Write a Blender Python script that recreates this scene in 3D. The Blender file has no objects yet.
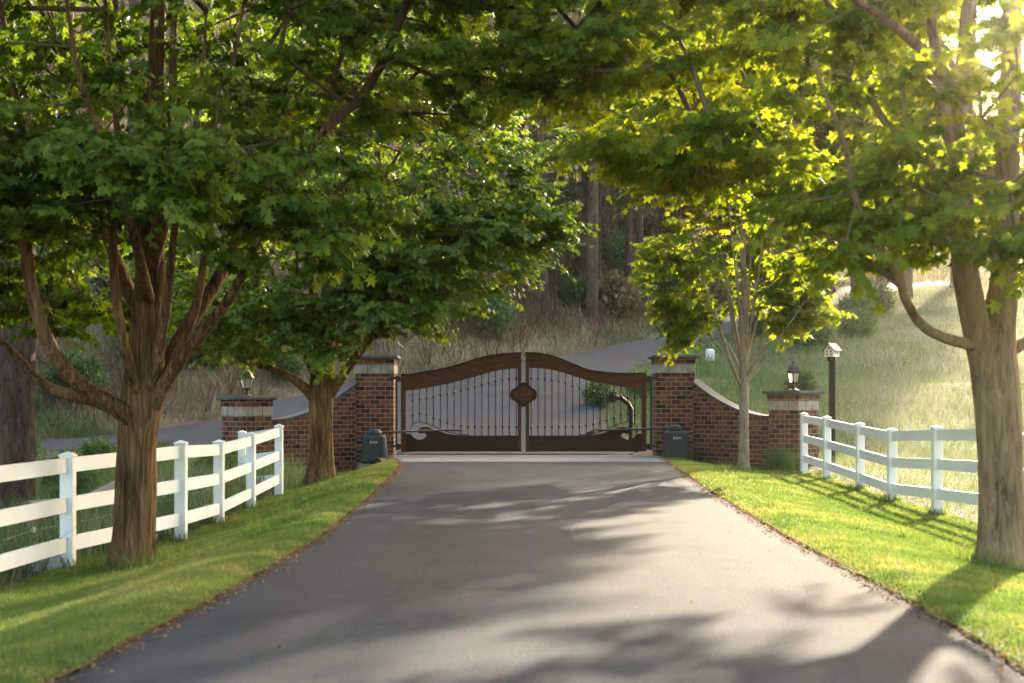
import bpy, math, random
import numpy as np
from mathutils import noise as mnoise, Vector

SC = bpy.context.scene
COL = SC.collection
rng = np.random.default_rng(7)
random.seed(7)
F = 1422.2                 # focal length in pixels of the photograph
CAMZ = 1.24
SUN_AZ, SUN_EL = math.radians(23.5), math.radians(18.0)


def P(px, py, d):
    """a point d metres ahead of the camera"""
    return np.array([(px - 512) * d / F, d, CAMZ + (400 - py) * d / F])


# ------------------------------------------------------------------ objects
def tag(o, label=None, cat=None, group=None, kind=None):
    if label: o['label'] = label
    if cat: o['category'] = cat
    if group: o['group'] = group
    if kind: o['kind'] = kind
    return o


def thing(name, loc, label, cat, group=None, rz=0.0):
    o = bpy.data.objects.new(name, None)
    o.location = loc; o.rotation_euler.z = rz
    o.empty_display_size = 0.2
    COL.objects.link(o)
    return tag(o, label, cat, group)


def raw(name, V, faces_flat, counts, mat, parent=None, origin=(0, 0, 0), smooth=False, uv=None, tint=None):
    """mesh from numpy arrays"""
    V = np.asarray(V, dtype=np.float32) - np.asarray(origin, dtype=np.float32)
    me = bpy.data.meshes.new(name)
    counts = np.asarray(counts, dtype=np.int32)
    faces_flat = np.asarray(faces_flat, dtype=np.int32)
    me.vertices.add(len(V)); me.vertices.foreach_set('co', V.ravel())
    me.loops.add(len(faces_flat)); me.loops.foreach_set('vertex_index', faces_flat)
    me.polygons.add(len(counts))
    starts = np.zeros(len(counts), dtype=np.int32); starts[1:] = np.cumsum(counts)[:-1]
    me.polygons.foreach_set('loop_start', starts)
    me.polygons.foreach_set('loop_total', counts)
    if uv is not None:
        l = me.uv_layers.new(name='UVMap'); l.data.foreach_set('uv', np.asarray(uv, dtype=np.float32).ravel())
    if tint is not None:
        a = me.attributes.new('tint', 'FLOAT', 'POINT'); a.data.foreach_set('value', np.asarray(tint, dtype=np.float32))
    me.update(calc_edges=True)
    me.polygons.foreach_set('use_smooth', np.full(len(counts), bool(smooth)))
    me.validate()
    if mat is not None: me.materials.append(mat)
    o = bpy.data.objects.new(name, me); COL.objects.link(o)
    if parent is not None: o.parent = parent
    return o


class MB:
    """collects shapes for one mesh object"""
    def __init__(s): s.v = []; s.f = []; s.uv = []

    def add(s, vs, fs, uvs=None):
        b = len(s.v); s.v += [tuple(map(float, p)) for p in vs]
        for k, f in enumerate(fs):
            s.f.append([b + i for i in f])
            s.uv.append(uvs[k] if uvs else [(0, 0)] * len(f))
        return s

    def box(s, c, size, rz=0.0, bev=0.0, taper=1.0):
        x, y, z = [q / 2 for q in size]
        b = min(bev, x * .45, y * .45, z * .45)
        ca, sa = math.cos(rz), math.sin(rz)
        def tr(p):
            return (c[0] + p[0] * ca - p[1] * sa, c[1] + p[0] * sa + p[1] * ca, c[2] + p[2])
        if b <= 0:
            t = taper
            pts = [(-x, -y, -z), (x, -y, -z), (x, y, -z), (-x, y, -z), (-x * t, -y * t, z), (x * t, -y * t, z), (x * t, y * t, z), (-x * t, y * t, z)]
            fs = [(3, 2, 1, 0), (4, 5, 6, 7), (0, 1, 5, 4), (1, 2, 6, 5), (2, 3, 7, 6), (3, 0, 4, 7)]
            uvs = []
            for f in fs:
                q = [pts[i] for i in f]
                if f in ((3, 2, 1, 0), (4, 5, 6, 7)): uvs.append([(p[0], p[1]) for p in q])
                elif f in ((0, 1, 5, 4), (2, 3, 7, 6)): uvs.append([(p[0] + c[0] * 1.7 + y, c[2] + p[2]) for p in q])
                else: uvs.append([(p[1] + c[1] * 1.3 + x * 1.0, c[2] + p[2]) for p in q])
            return s.add([tr(p) for p in pts], fs, uvs)
        rings = [(-z, x - b, y - b, 0), (-z + b, x, y, 1), (z - b, x * taper, y * taper, 1), (z, (x - b) * taper, (y - b) * taper, 0)]
        vs = []; fs = []
        for (zz, ax, ay, k) in rings:
            o8 = [(-ax + b, -ay), (ax - b, -ay), (ax, -ay + b), (ax, ay - b), (ax - b, ay), (-ax + b, ay), (-ax, ay - b), (-ax, -ay + b)]
            vs += [tr((p[0], p[1], zz)) for p in o8]
        for r in range(3):
            for i in range(8):
                j = (i + 1) % 8
                fs.append((r * 8 + i, r * 8 + j, r * 8 + 8 + j, r * 8 + 8 + i))
        fs.append(tuple(range(7, -1, -1))); fs.append(tuple(range(24, 32)))
        return s.add(vs, fs)

    def tube(s, pts, radii, n=8, caps=True):
        pts = [np.array(p, float) for p in pts]
        if np.isscalar(radii): radii = [radii] * len(pts)
        vs = []; fs = []
        up = None
        for i, p in enumerate(pts):
            t = pts[min(i + 1, len(pts) - 1)] - pts[max(i - 1, 0)]
            t = t / (np.linalg.norm(t) + 1e-9)
            if up is None:
                up = np.array([0, 0, 1.]) if abs(t[2]) < .9 else np.array([1., 0, 0])
            a = np.cross(up, t); a /= np.linalg.norm(a) + 1e-9
            b = np.cross(t, a); up = b
            for k in range(n):
                an = 2 * math.pi * k / n
                vs.append(p + radii[i] * (a * math.cos(an) + b * math.sin(an)))
        for i in range(len(pts) - 1):
            for k in range(n):
                j = (k + 1) % n
                fs.append((i * n + k, i * n + j, i * n + n + j, i * n + n + k))
        if caps:
            fs.append(tuple(range(n - 1, -1, -1))); fs.append(tuple((len(pts) - 1) * n + k for k in range(n)))
        return s.add(vs, fs)

    def lathe(s, prof, c, n=16, rot=0.0):
        vs = []; fs = []
        for (r, z) in prof:
            for k in range(n):
                a = 2 * math.pi * k / n + rot
                vs.append((c[0] + r * math.cos(a), c[1] + r * math.sin(a), c[2] + z))
        for i in range(len(prof) - 1):
            for k in range(n):
                j = (k + 1) % n
                fs.append((i * n + k, i * n + j, i * n + n + j, i * n + n + k))
        fs.append(tuple(range(n - 1, -1, -1))); fs.append(tuple((len(prof) - 1) * n + k for k in range(n)))
        return s.add(vs, fs)

    def prism(s, poly, y0, y1):
        """polygon in x-z extruded along y (counter-clockwise seen from -y)"""
        n = len(poly)
        vs = [(p[0], y0, p[1]) for p in poly] + [(p[0], y1, p[1]) for p in poly]
        fs = [tuple(range(n)), tuple(range(2 * n - 1, n - 1, -1))]
        for i in range(n):
            j = (i + 1) % n
            fs.append((j, i, n + i, n + j))
        return s.add(vs, fs)

    def strip(s, top, bot, y0, y1):
        """band between two x-z curves with equal counts, extruded along y"""
        n = len(top)
        vs = []
        for y in (y0, y1):
            vs += [(p[0], y, p[1]) for p in bot] + [(p[0], y, p[1]) for p in top]
        fs = []
        for i in range(n - 1):
            fs.append((i, i + 1, n + i + 1, n + i))
            fs.append((2 * n + i + 1, 2 * n + i, 3 * n + i, 3 * n + i + 1))
            fs.append((n + i, n + i + 1, 3 * n + i + 1, 3 * n + i))
            fs.append((i + 1, i, 2 * n + i, 2 * n + i + 1))
        fs.append((0, n, 3 * n, 2 * n)); fs.append((n - 1, 3 * n - 1, 4 * n - 1, 2 * n - 1))
        return s.add(vs, fs)

    def mirror_x(s, cx):
        s.v = [(2 * cx - p[0], p[1], p[2]) for p in s.v]
        s.f = [f[::-1] for f in s.f]; s.uv = [u[::-1] for u in s.uv]
        return s

    def build(s, name, mat, parent=None, origin=(0, 0, 0), smooth=False):
        flat = [i for f in s.f for i in f]; cnt = [len(f) for f in s.f]
        uv = [p for u in s.uv for p in u]
        return raw(name, s.v, flat, cnt, mat, parent, origin, smooth, uv)


def copy_tree(o, parent=None):
    c = o.copy(); COL.objects.link(c)
    if parent is not None: c.parent = parent
    for ch in [x for x in list(o.children)]: copy_tree(ch, c)
    return c


# ------------------------------------------------------------------ materials
def new_mat(name):
    m = bpy.data.materials.new(name); m.use_nodes = True
    nt = m.node_tree; nt.nodes.clear()
    out = nt.nodes.new('ShaderNodeOutputMaterial')
    return m, nt, out


def N(nt, t, **kw):
    n = nt.nodes.new(t)
    for k, v in kw.items():
        if k.startswith('i_'):
            key = k[2:]
            key = int(key) if key.isdigit() else key.replace('_', ' ')
            n.inputs[key].default_value = v
        else: setattr(n, k, v)
    return n


def ramp(nt, stops):
    r = nt.nodes.new('ShaderNodeValToRGB'); e = r.color_ramp.elements
    while len(e) < len(stops): e.new(0.5)
    for k, (p, c) in enumerate(stops):
        e[k].position = p; e[k].color = (c[0], c[1], c[2], 1)
    return r


def coords(nt, scale=(1, 1, 1), kind='Object'):
    tc = N(nt, 'ShaderNodeTexCoord'); mp = N(nt, 'ShaderNodeMapping'); mp.inputs['Scale'].default_value = scale
    nt.links.new(tc.outputs[kind], mp.inputs['Vector']); return mp.outputs[0]


def noise_mat(name, stops, scale=5, detail=6, rough=0.8, bump=0.2, bscale=None, stretch=(1, 1, 1), metal=0.0, spec=0.3, bdist=0.02, distort=0.0):
    m, nt, out = new_mat(name); L = nt.links.new
    v = coords(nt, stretch)
    n = N(nt, 'ShaderNodeTexNoise', i_Scale=scale, i_Detail=detail, i_Roughness=.65, i_Distortion=distort); L(v, n.inputs['Vector'])
    r = ramp(nt, stops); L(n.outputs['Fac'], r.inputs[0])
    b = N(nt, 'ShaderNodeBsdfPrincipled', i_Roughness=rough, i_Metallic=metal); b.inputs['Specular IOR Level'].default_value = spec
    L(r.outputs[0], b.inputs['Base Color'])
    if bump > 0:
        n2 = N(nt, 'ShaderNodeTexNoise', i_Scale=bscale or scale * 4, i_Detail=5); L(v, n2.inputs['Vector'])
        bp = N(nt, 'ShaderNodeBump', i_Strength=bump, i_Distance=bdist); L(n2.outputs['Fac'], bp.inputs['Height']); L(bp.outputs[0], b.inputs['Normal'])
    L(b.outputs[0], out.inputs[0]); return m


def leaf_mat(name, stops, trans=0.5, tcol=(1.3, 1.25, .45), rough=0.55, spec=.2):
    m, nt, out = new_mat(name); L = nt.links.new
    at = N(nt, 'ShaderNodeAttribute', attribute_name='tint')
    r = ramp(nt, stops); L(at.outputs['Fac'], r.inputs[0])
    b = N(nt, 'ShaderNodeBsdfPrincipled', i_Roughness=rough); b.inputs['Specular IOR Level'].default_value = spec
    L(r.outputs[0], b.inputs['Base Color'])
    mul = N(nt, 'ShaderNodeMix', data_type='RGBA', blend_type='MULTIPLY'); mul.inputs[0].default_value = 1
    L(r.outputs[0], mul.inputs[6]); mul.inputs[7].default_value = (*tcol, 1)
    t = N(nt, 'ShaderNodeBsdfTranslucent'); L(mul.outputs[2], t.inputs['Color'])
    mx = N(nt, 'ShaderNodeMixShader'); mx.inputs[0].default_value = trans
    L(b.outputs[0], mx.inputs[1]); L(t.outputs[0], mx.inputs[2]); L(mx.outputs[0], out.inputs[0])
    return m


def bark_mat(name, stops, sx=9, sz=1.1, bump=.9):
    m, nt, out = new_mat(name); L = nt.links.new
    v = coords(nt, (sx, sx, sz))
    n = N(nt, 'ShaderNodeTexNoise', i_Scale=2.2, i_Detail=8, i_Roughness=.7, i_Distortion=.6); L(v, n.inputs['Vector'])
    v2 = coords(nt, (1, 1, .6))
    n2 = N(nt, 'ShaderNodeTexNoise', i_Scale=2.5, i_Detail=4); L(v2, n2.inputs['Vector'])
    mxx = N(nt, 'ShaderNodeMath', operation='MULTIPLY_ADD'); L(n2.outputs['Fac'], mxx.inputs[0]); mxx.inputs[1].default_value = .5
    sub = N(nt, 'ShaderNodeMath', operation='SUBTRACT'); L(n.outputs['Fac'], sub.inputs[0]); sub.inputs[1].default_value = .25
    L(sub.outputs[0], mxx.inputs[2])
    r = ramp(nt, stops); L(mxx.outputs[0], r.inputs[0])
    b = N(nt, 'ShaderNodeBsdfPrincipled', i_Roughness=.9); b.inputs['Specular IOR Level'].default_value = .15
    L(r.outputs[0], b.inputs['Base Color'])
    bp = N(nt, 'ShaderNodeBump', i_Strength=bump, i_Distance=.06); L(n.outputs['Fac'], bp.inputs['Height']); L(bp.outputs[0], b.inputs['Normal'])
    L(b.outputs[0], out.inputs[0]); return m


def brick_mat():
    m, nt, out = new_mat('brick'); L = nt.links.new
    tc = N(nt, 'ShaderNodeTexCoord')
    bt = N(nt, 'ShaderNodeTexBrick', i_Scale=1.0); bt.offset = .5
    bt.inputs['Brick Width'].default_value = .225; bt.inputs['Row Height'].default_value = .1
    bt.inputs['Mortar Size'].default_value = .0085; bt.inputs['Mortar Smooth'].default_value = .15; bt.inputs['Bias'].default_value = 0
    bt.inputs['Color1'].default_value = (0, 0, 0, 1); bt.inputs['Color2'].default_value = (1, 1, 1, 1); bt.inputs['Mortar'].default_value = (.5, .5, .5, 1)
    wob = N(nt, 'ShaderNodeTexNoise', i_Scale=14, i_Detail=3); L(tc.outputs['UV'], wob.inputs['Vector'])
    mp = N(nt, 'ShaderNodeVectorMath', operation='MULTIPLY_ADD'); L(wob.outputs['Color'], mp.inputs[0]); mp.inputs[1].default_value = (.008, .008, 0); L(tc.outputs['UV'], mp.inputs[2])
    L(mp.outputs[0], bt.inputs['Vector'])
    r = ramp(nt, [(0.0, (.045, .024, .018)), (.3, (.105, .047, .030)), (.55, (.155, .064, .036)), (.8, (.22, .085, .038)), (1.0, (.18, .105, .072))])
    L(bt.outputs['Color'], r.inputs[0])
    n = N(nt, 'ShaderNodeTexNoise', i_Scale=22, i_Detail=6); L(tc.outputs['UV'], n.inputs['Vector'])
    r2 = ramp(nt, [(.3, (.55, .5, .5)), (.7, (1.25, 1.2, 1.15))]); L(n.outputs['Fac'], r2.inputs[0])
    mu = N(nt, 'ShaderNodeMix', data_type='RGBA', blend_type='MULTIPLY'); mu.inputs[0].default_value = 1; L(r.outputs[0], mu.inputs[6]); L(r2.outputs[0], mu.inputs[7])
    # pale bloom in blotches
    n3 = N(nt, 'ShaderNodeTexNoise', i_Scale=2.3, i_Detail=6, i_Roughness=.7); L(tc.outputs['Object'], n3.inputs['Vector'])
    r3 = ramp(nt, [(.60, (0, 0, 0)), (.72, (.45, .45, .45))]); L(n3.outputs['Fac'], r3.inputs[0])
    bl = N(nt, 'ShaderNodeMix', data_type='RGBA'); L(r3.outputs[0], bl.inputs[0]); L(mu.outputs[2], bl.inputs[6]); bl.inputs[7].default_value = (.36, .28, .24, 1)
    mo = N(nt, 'ShaderNodeMix', data_type='RGBA'); L(bt.outputs['Fac'], mo.inputs[0]); L(bl.outputs[2], mo.inputs[6]); mo.inputs[7].default_value = (.27, .225, .19, 1)
    b = N(nt, 'ShaderNodeBsdfPrincipled', i_Roughness=.88); b.inputs['Specular IOR Level'].default_value = .2
    L(mo.outputs[2], b.inputs['Base Color'])
    h = N(nt, 'ShaderNodeMath', operation='MULTIPLY_ADD'); L(bt.outputs['Fac'], h.inputs[0]); h.inputs[1].default_value = -1; L(n.outputs['Fac'], h.inputs[2])
    bp = N(nt, 'ShaderNodeBump', i_Strength=.7, i_Distance=.012); L(h.outputs[0], bp.inputs['Height']); L(bp.outputs[0], b.inputs['Normal'])
    L(b.outputs[0], out.inputs[0]); return m


def asphalt_mat(name, dark, light, scale=1.0):
    m, nt, out = new_mat(name); L = nt.links.new
    v = coords(nt)
    def nz_(sc, det=4, rough=.6, vec=v):
        n = N(nt, 'ShaderNodeTexNoise', i_Scale=sc, i_Detail=det, i_Roughness=rough); L(vec, n.inputs['Vector']); return n.outputs['Fac']
    def mad(a, k, b):
        q = N(nt, 'ShaderNodeMath', operation='MULTIPLY_ADD'); L(a, q.inputs[0]); q.inputs[1].default_value = k
        if isinstance(b, float): q.inputs[2].default_value = b
        else: L(b, q.inputs[2])
        return q.outputs[0]
    fine, grit, mid = nz_(150, 3), nz_(48, 4, .75), nz_(.9, 8, .72)
    tracks = nz_(1.2, 4, .6, coords(nt, (1.5, .1, 1)))
    f = mad(mid, .75, mad(tracks, .5, mad(grit, 1.0, mad(fine, .7, -.95))))
    r = ramp(nt, [(.15, dark), (.5, [(a + b) / 2 for a, b in zip(dark, light)]), (.95, light)]); L(f, r.inputs[0])
    # pale stone specks
    vo = N(nt, 'ShaderNodeTexVoronoi', i_Scale=38); L(v, vo.inputs['Vector'])
    vr = ramp(nt, [(.05, (1, 1, 1)), (.17, (0, 0, 0))]); L(vo.outputs['Distance'], vr.inputs[0])
    vm = N(nt, 'ShaderNodeMath', operation='MULTIPLY'); L(vr.outputs[0], vm.inputs[0]); vm.inputs[1].default_value = .30
    mx = N(nt, 'ShaderNodeMix', data_type='RGBA'); L(vm.outputs[0], mx.inputs[0]); L(r.outputs[0], mx.inputs[6]); mx.inputs[7].default_value = (.20, .19, .175, 1)
    # oil and water stains
    st = ramp(nt, [(.58, (1, 1, 1)), (.70, (.62, .61, .60))]); L(nz_(.55, 5, .6, coords(nt, (1.2, .7, 1))), st.inputs[0])
    m1 = N(nt, 'ShaderNodeMix', data_type='RGBA', blend_type='MULTIPLY'); m1.inputs[0].default_value = 1; L(mx.outputs[2], m1.inputs[6]); L(st.outputs[0], m1.inputs[7])
    # fine cracks
    wv = N(nt, 'ShaderNodeVectorMath', operation='MULTIPLY_ADD')
    wn = N(nt, 'ShaderNodeTexNoise', i_Scale=1.6, i_Detail=5); L(v, wn.inputs['Vector']); L(wn.outputs['Color'], wv.inputs[0]); wv.inputs[1].default_value = (.9, .9, 0); L(v, wv.inputs[2])
    cr = N(nt, 'ShaderNodeTexVoronoi', feature='DISTANCE_TO_EDGE', i_Scale=.23); L(wv.outputs[0], cr.inputs['Vector'])
    cl = ramp(nt, [(.0, (.68, .68, .68)), (.0030, (1, 1, 1))]); L(cr.outputs['Distance'], cl.inputs[0])
    m2 = N(nt, 'ShaderNodeMix', data_type='RGBA', blend_type='MULTIPLY'); m2.inputs[0].default_value = 1; L(m1.outputs[2], m2.inputs[6]); L(cl.outputs[0], m2.inputs[7])
    b = N(nt, 'ShaderNodeBsdfPrincipled', i_Roughness=.9); b.inputs['Specular IOR Level'].default_value = .12
    L(m2.outputs[2], b.inputs['Base Color'])
    bp = N(nt, 'ShaderNodeBump', i_Strength=.9, i_Distance=.012); L(mad(fine, .4, grit), bp.inputs['Height']); L(bp.outputs[0], b.inputs['Normal'])
    L(b.outputs[0], out.inputs[0]); return m


def plain(name, c, rough=.5, metal=0, spec=.4):
    return noise_mat(name, [(.3, [x * .85 for x in c]), (.7, [min(1, x * 1.1) for x in c])], scale=9, rough=rough, bump=.08, metal=metal, spec=spec)


M = {}
M['brick'] = brick_mat()
M['asphalt'] = asphalt_mat('asphalt', (.015, .019, .025), (.057, .066, .080))
M['asphalt_far'] = asphalt_mat('asphalt_far', (.028, .030, .034), (.076, .079, .088))
M['concrete'] = noise_mat('concrete', [(.3, (.15, .148, .145)), (.7, (.25, .245, .24))], scale=3, bump=.25, bscale=60, rough=.9)
M['capstone'] = noise_mat('capstone', [(.3, (.065, .065, .066)), (.7, (.135, .13, .128))], scale=6, bump=.3, bscale=30, rough=.85)
M['limestone'] = noise_mat('limestone', [(.25, (.20, .17, .13)), (.5, (.34, .30, .24)), (.75, (.46, .43, .38))], scale=5, bump=.4, bscale=25, rough=.85)
M['vinyl'] = noise_mat('white_vinyl', [(.2, (.60, .59, .53)), (.38, (.80, .79, .76)), (.7, (.86, .86, .84))], scale=1.7, detail=7, rough=.4, bump=.03, spec=.4)
M['gatewood'] = noise_mat('stained_wood', [(.25, (.042, .016, .007)), (.5, (.090, .036, .013)), (.8, (.150, .064, .024))], scale=3, stretch=(1, 4, 14), rough=.6, bump=.25, spec=.2)
M['darkwood'] = noise_mat('dark_stained_wood', [(.25, (.026, .012, .006)), (.75, (.065, .029, .013))], scale=3, stretch=(1, 4, 14), rough=.6, bump=.25, spec=.2)
M['iron'] = noise_mat('black_iron', [(.3, (.012, .011, .010)), (.7, (.03, .027, .024))], scale=14, rough=.5, bump=.1, spec=.4)
M['bronze'] = noise_mat('brown_bronze', [(.3, (.025, .017, .013)), (.7, (.06, .04, .03))], scale=18, rough=.5, bump=.15, spec=.45)
M['steel'] = noise_mat('grey_steel', [(.3, (.16, .155, .15)), (.7, (.28, .27, .25))], scale=18, rough=.5, bump=.1, spec=.45)
M['opener'] = noise_mat('charcoal_plastic', [(.3, (.026, .030, .033)), (.7, (.046, .052, .057))], scale=7, rough=.55, bump=.12, bscale=200, spec=.35)
M['logo'] = plain('pale_print', (.62, .58, .45), .5)
M['birdhouse'] = noise_mat('white_paint', [(.3, (.62, .60, .56)), (.7, (.80, .78, .74))], scale=12, rough=.55, bump=.1)
M['roofdark'] = noise_mat('grey_shingle', [(.3, (.05, .05, .052)), (.7, (.14, .14, .14))], scale=30, rough=.8, bump=.3)
M['postwood'] = noise_mat('dark_brown_post', [(.3, (.008, .007, .006)), (.7, (.020, .016, .013))], scale=6, stretch=(6, 6, 1), rough=.75, bump=.3)
M['greypost'] = noise_mat('weathered_wood', [(.3, (.13, .115, .095)), (.7, (.27, .245, .21))], scale=5, stretch=(8, 8, 1), rough=.9, bump=.4)
M['log'] = noise_mat('weathered_log', [(.3, (.12, .10, .08)), (.7, (.30, .27, .235))], scale=4, stretch=(2, 2, 2), rough=.9, bump=.5)
M['tan'] = noise_mat('tan_stake', [(.3, (.30, .22, .12)), (.7, (.42, .33, .2))], scale=5, rough=.8)
M['rock'] = noise_mat('pale_rock', [(.3, (.24, .235, .23)), (.7, (.48, .47, .45))], scale=6, rough=.9, bump=.5)
M['blue'] = plain('grey_blue_plastic', (.10, .13, .17), .45)
M['wire'] = plain('galvanised_wire', (.45, .45, .44), .4, .6)
M['insul'] = plain('white_insulator', (.8, .8, .78), .35)
M['bark_warm'] = bark_mat('brown_bark', [(.3, (.022, .013, .007)), (.46, (.125, .072, .030)), (.62, (.27, .17, .075)), (.8, (.40, .29, .155))], 13, .8, 1.0)
M['bark_pale'] = bark_mat('tan_bark', [(.3, (.11, .075, .045)), (.44, (.28, .20, .115)), (.6, (.40, .285, .155)), (.82, (.53, .41, .255))], 9, 1.6, 1.0)  # tan bark, lightened and warmed to hold golden bounce light in its colour
M['bark_grey'] = bark_mat('grey_smooth_bark', [(.25, (.12, .085, .06)), (.5, (.27, .21, .15)), (.85, (.42, .355, .28))], 5, 2.5, .35)
M['bark_pine'] = bark_mat('pine_bark', [(.25, (.020, .014, .011)), (.5, (.085, .058, .044)), (.8, (.19, .14, .105))], 7, 2.2, 1.0)
M['branch'] = bark_mat('branch_bark', [(.25, (.035, .021, .012)), (.55, (.10, .064, .034)), (.85, (.19, .13, .075))], 12, 3, .4)
M['branch_pale'] = bark_mat('pale_branch_bark', [(.25, (.09, .065, .04)), (.55, (.19, .14, .085)), (.85, (.30, .235, .15))], 12, 3, .4)
GREEN = [(0, (.046, .086, .011)), (.35, (.090, .150, .016)), (.7, (.145, .200, .022)), (1, (.215, .25, .030))]
M['leaf_a'] = leaf_mat('maple_leaf', GREEN, .45)
M['leaf_b'] = leaf_mat('maple_leaf_sunlit', [(0, (.085, .140, .016)), (.4, (.160, .225, .026)), (.75, (.235, .28, .036)), (1, (.33, .31, .05))], .62, (1.5, 1.35, .4))  # brighter, yellower greens put sun through the leaves into the colour
M['leaf_c'] = leaf_mat('maple_leaf_cool', [(0, (.075, .130, .022)), (.5, (.140, .215, .034)), (1, (.205, .27, .048))], .5, rough=.45, spec=.3)
M['leaf_d'] = leaf_mat('shrub_leaf', [(0, (.045, .085, .035)), (.5, (.075, .130, .055)), (1, (.12, .17, .075))], .35)
M['needle'] = leaf_mat('pine_needle', [(0, (.028, .045, .022)), (.5, (.05, .075, .035)), (1, (.085, .10, .05))], .3)
M['lawn'] = leaf_mat('lawn_grass', [(0, (.060, .120, .024)), (.45, (.112, .176, .046)), (.75, (.175, .212, .066)), (1, (.30, .275, .13))], .5, (1.3, 1.2, .8), .5)
M['tallgrass'] = leaf_mat('tall_grass', [(0, (.060, .115, .032)), (.35, (.13, .19, .065)), (.65, (.225, .245, .135)), (1, (.33, .325, .245))], .3, (1.05, 1.05, .9), .7)
M['brush'] = leaf_mat('dry_brush', [(0, (.055, .095, .026)), (.3, (.105, .120, .045)), (.6, (.20, .155, .090)), (1, (.40, .33, .22))], .25, (1, 1, .8), .7)
M['litter'] = leaf_mat('dead_leaf', [(0, (.10, .045, .020)), (.5, (.21, .105, .045)), (1, (.36, .24, .12))], .35, (1, .9, .7), .8)
M['soil'] = noise_mat('soil', [(.3, (.055, .035, .022)), (.7, (.14, .095, .06))], scale=9, bump=.6, rough=.95)
M['lawnbase'] = noise_mat('lawn_ground', [(.3, (.040, .062, .016)), (.65, (.075, .105, .026)), (.85, (.13, .12, .05))], scale=1.7, bump=.5, bscale=80, rough=.95)


def glass_mat():
    m, nt, out = new_mat('frosted_glass')
    b = N(nt, 'ShaderNodeBsdfPrincipled', i_Roughness=.25); b.inputs['Base Color'].default_value = (.75, .70, .60, 1)
    b.inputs['Transmission Weight'].default_value = .55; b.inputs['IOR'].default_value = 1.3
    nt.links.new(b.outputs[0], out.inputs[0]); return m


M['glass'] = glass_mat()


def ground_mat():
    m, nt, out = new_mat('ground'); L = nt.links.new
    v = coords(nt)
    n = N(nt, 'ShaderNodeTexNoise', i_Scale=.35, i_Detail=9, i_Roughness=.7); L(v, n.inputs['Vector'])
    rb = ramp(nt, [(.3, (.045, .032, .02)), (.5, (.10, .075, .048)), (.7, (.17, .13, .085))]); L(n.outputs['Fac'], rb.inputs[0])
    rg = ramp(nt, [(.3, (.05, .075, .03)), (.5, (.10, .105, .05)), (.7, (.18, .155, .09))]); L(n.outputs['Fac'], rg.inputs[0])
    sep = N(nt, 'ShaderNodeSeparateXYZ'); L(v, sep.inputs[0])
    mr = N(nt, 'ShaderNodeMapRange'); L(sep.outputs[0], mr.inputs[0]); mr.inputs[1].default_value = 2; mr.inputs[2].default_value = 9
    mx = N(nt, 'ShaderNodeMix', data_type='RGBA'); L(mr.outputs[0], mx.inputs[0]); L(rb.outputs[0], mx.inputs[6]); L(rg.outputs[0], mx.inputs[7])
    b = N(nt, 'ShaderNodeBsdfPrincipled', i_Roughness=.95); b.inputs['Specular IOR Level'].default_value = .1
    L(mx.outputs[2], b.inputs['Base Color'])
    n2 = N(nt, 'ShaderNodeTexNoise', i_Scale=7, i_Detail=8); L(v, n2.inputs['Vector'])
    bp = N(nt, 'ShaderNodeBump', i_Strength=.7, i_Distance=.12); L(n2.outputs['Fac'], bp.inputs['Height']); L(bp.outputs[0], b.inputs['Normal'])
    L(b.outputs[0], out.inputs[0]); return m


M['ground'] = ground_mat()

# ------------------------------------------------------------------ terrain
FAR = [(-30, 31, 2.0), (-14, 33, .1), (-8.3, 37.5, .6), (-6.3, 42, 1.25), (-3.4, 46.5, 1.95), (0.4, 52, 2.55), (3.2, 58, 3.2), (6.3, 65, 4.0), (9.5, 72, 4.9), (16, 86, 6.9), (23.8, 100, 9.2), (40, 113, 10.6), (75, 121, 11)]
NEAR = [(-30, 26, 1.6), (-12, 27, -.25), (-6.9, 31.3, 0), (-3.2, 33.6, .06), (1.7, 36.3, .25), (2.5, 41, 1.0), (3.0, 45, 1.62), (5.3, 55, 2.7), (8.6, 65, 3.75), (12.8, 75, 5.1), (20, 88, 7.1), (28, 98, 8.9), (42, 107.5, 10.3), (75, 115, 10.8)]
XL = np.array([(-14, -2.0), (6.2, -1.91), (7.35, -1.82), (9.3, -1.71), (12.6, -1.61), (18.5, -1.72), (23, -1.85), (27, -2.04), (29.4, -2.3), (31, -2.62), (33, -2.9), (36, -3)])
XR = np.array([(-14, 2.1), (6.2, 2.19), (7.84, 2.3), (9.8, 2.33), (13, 2.37), (19.6, 2.59), (25, 2.85), (29.4, 3.06), (31, 3.2), (32, 3.1), (36.5, 1.9)])


def resample(pts, n):
    p = np.array(pts, float); t = np.zeros(len(p)); t[1:] = np.cumsum(np.linalg.norm(np.diff(p, axis=0), axis=1)); t /= t[-1]
    # catmull-rom through the points
    out = []
    for q in np.linspace(0, 1, n):
        i = min(np.searchsorted(t, q, side='right') - 1, len(p) - 2); i = max(i, 0)
        u = (q - t[i]) / (t[i + 1] - t[i])
        p0, p1, p2, p3 = p[max(i - 1, 0)], p[i], p[i + 1], p[min(i + 2, len(p) - 1)]
        d = t[i + 1] - t[i]
        m1 = (p2 - p0) / (t[i + 1] - t[max(i - 1, 0)]) * d
        m2 = (p3 - p1) / (t[min(i + 2, len(p) - 1)] - t[i]) * d
        out.append((2 * u**3 - 3 * u**2 + 1) * p1 + (u**3 - 2 * u**2 + u) * m1 + (-2 * u**3 + 3 * u**2) * p2 + (u**3 - u**2) * m2)
    return np.array(out)


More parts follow.
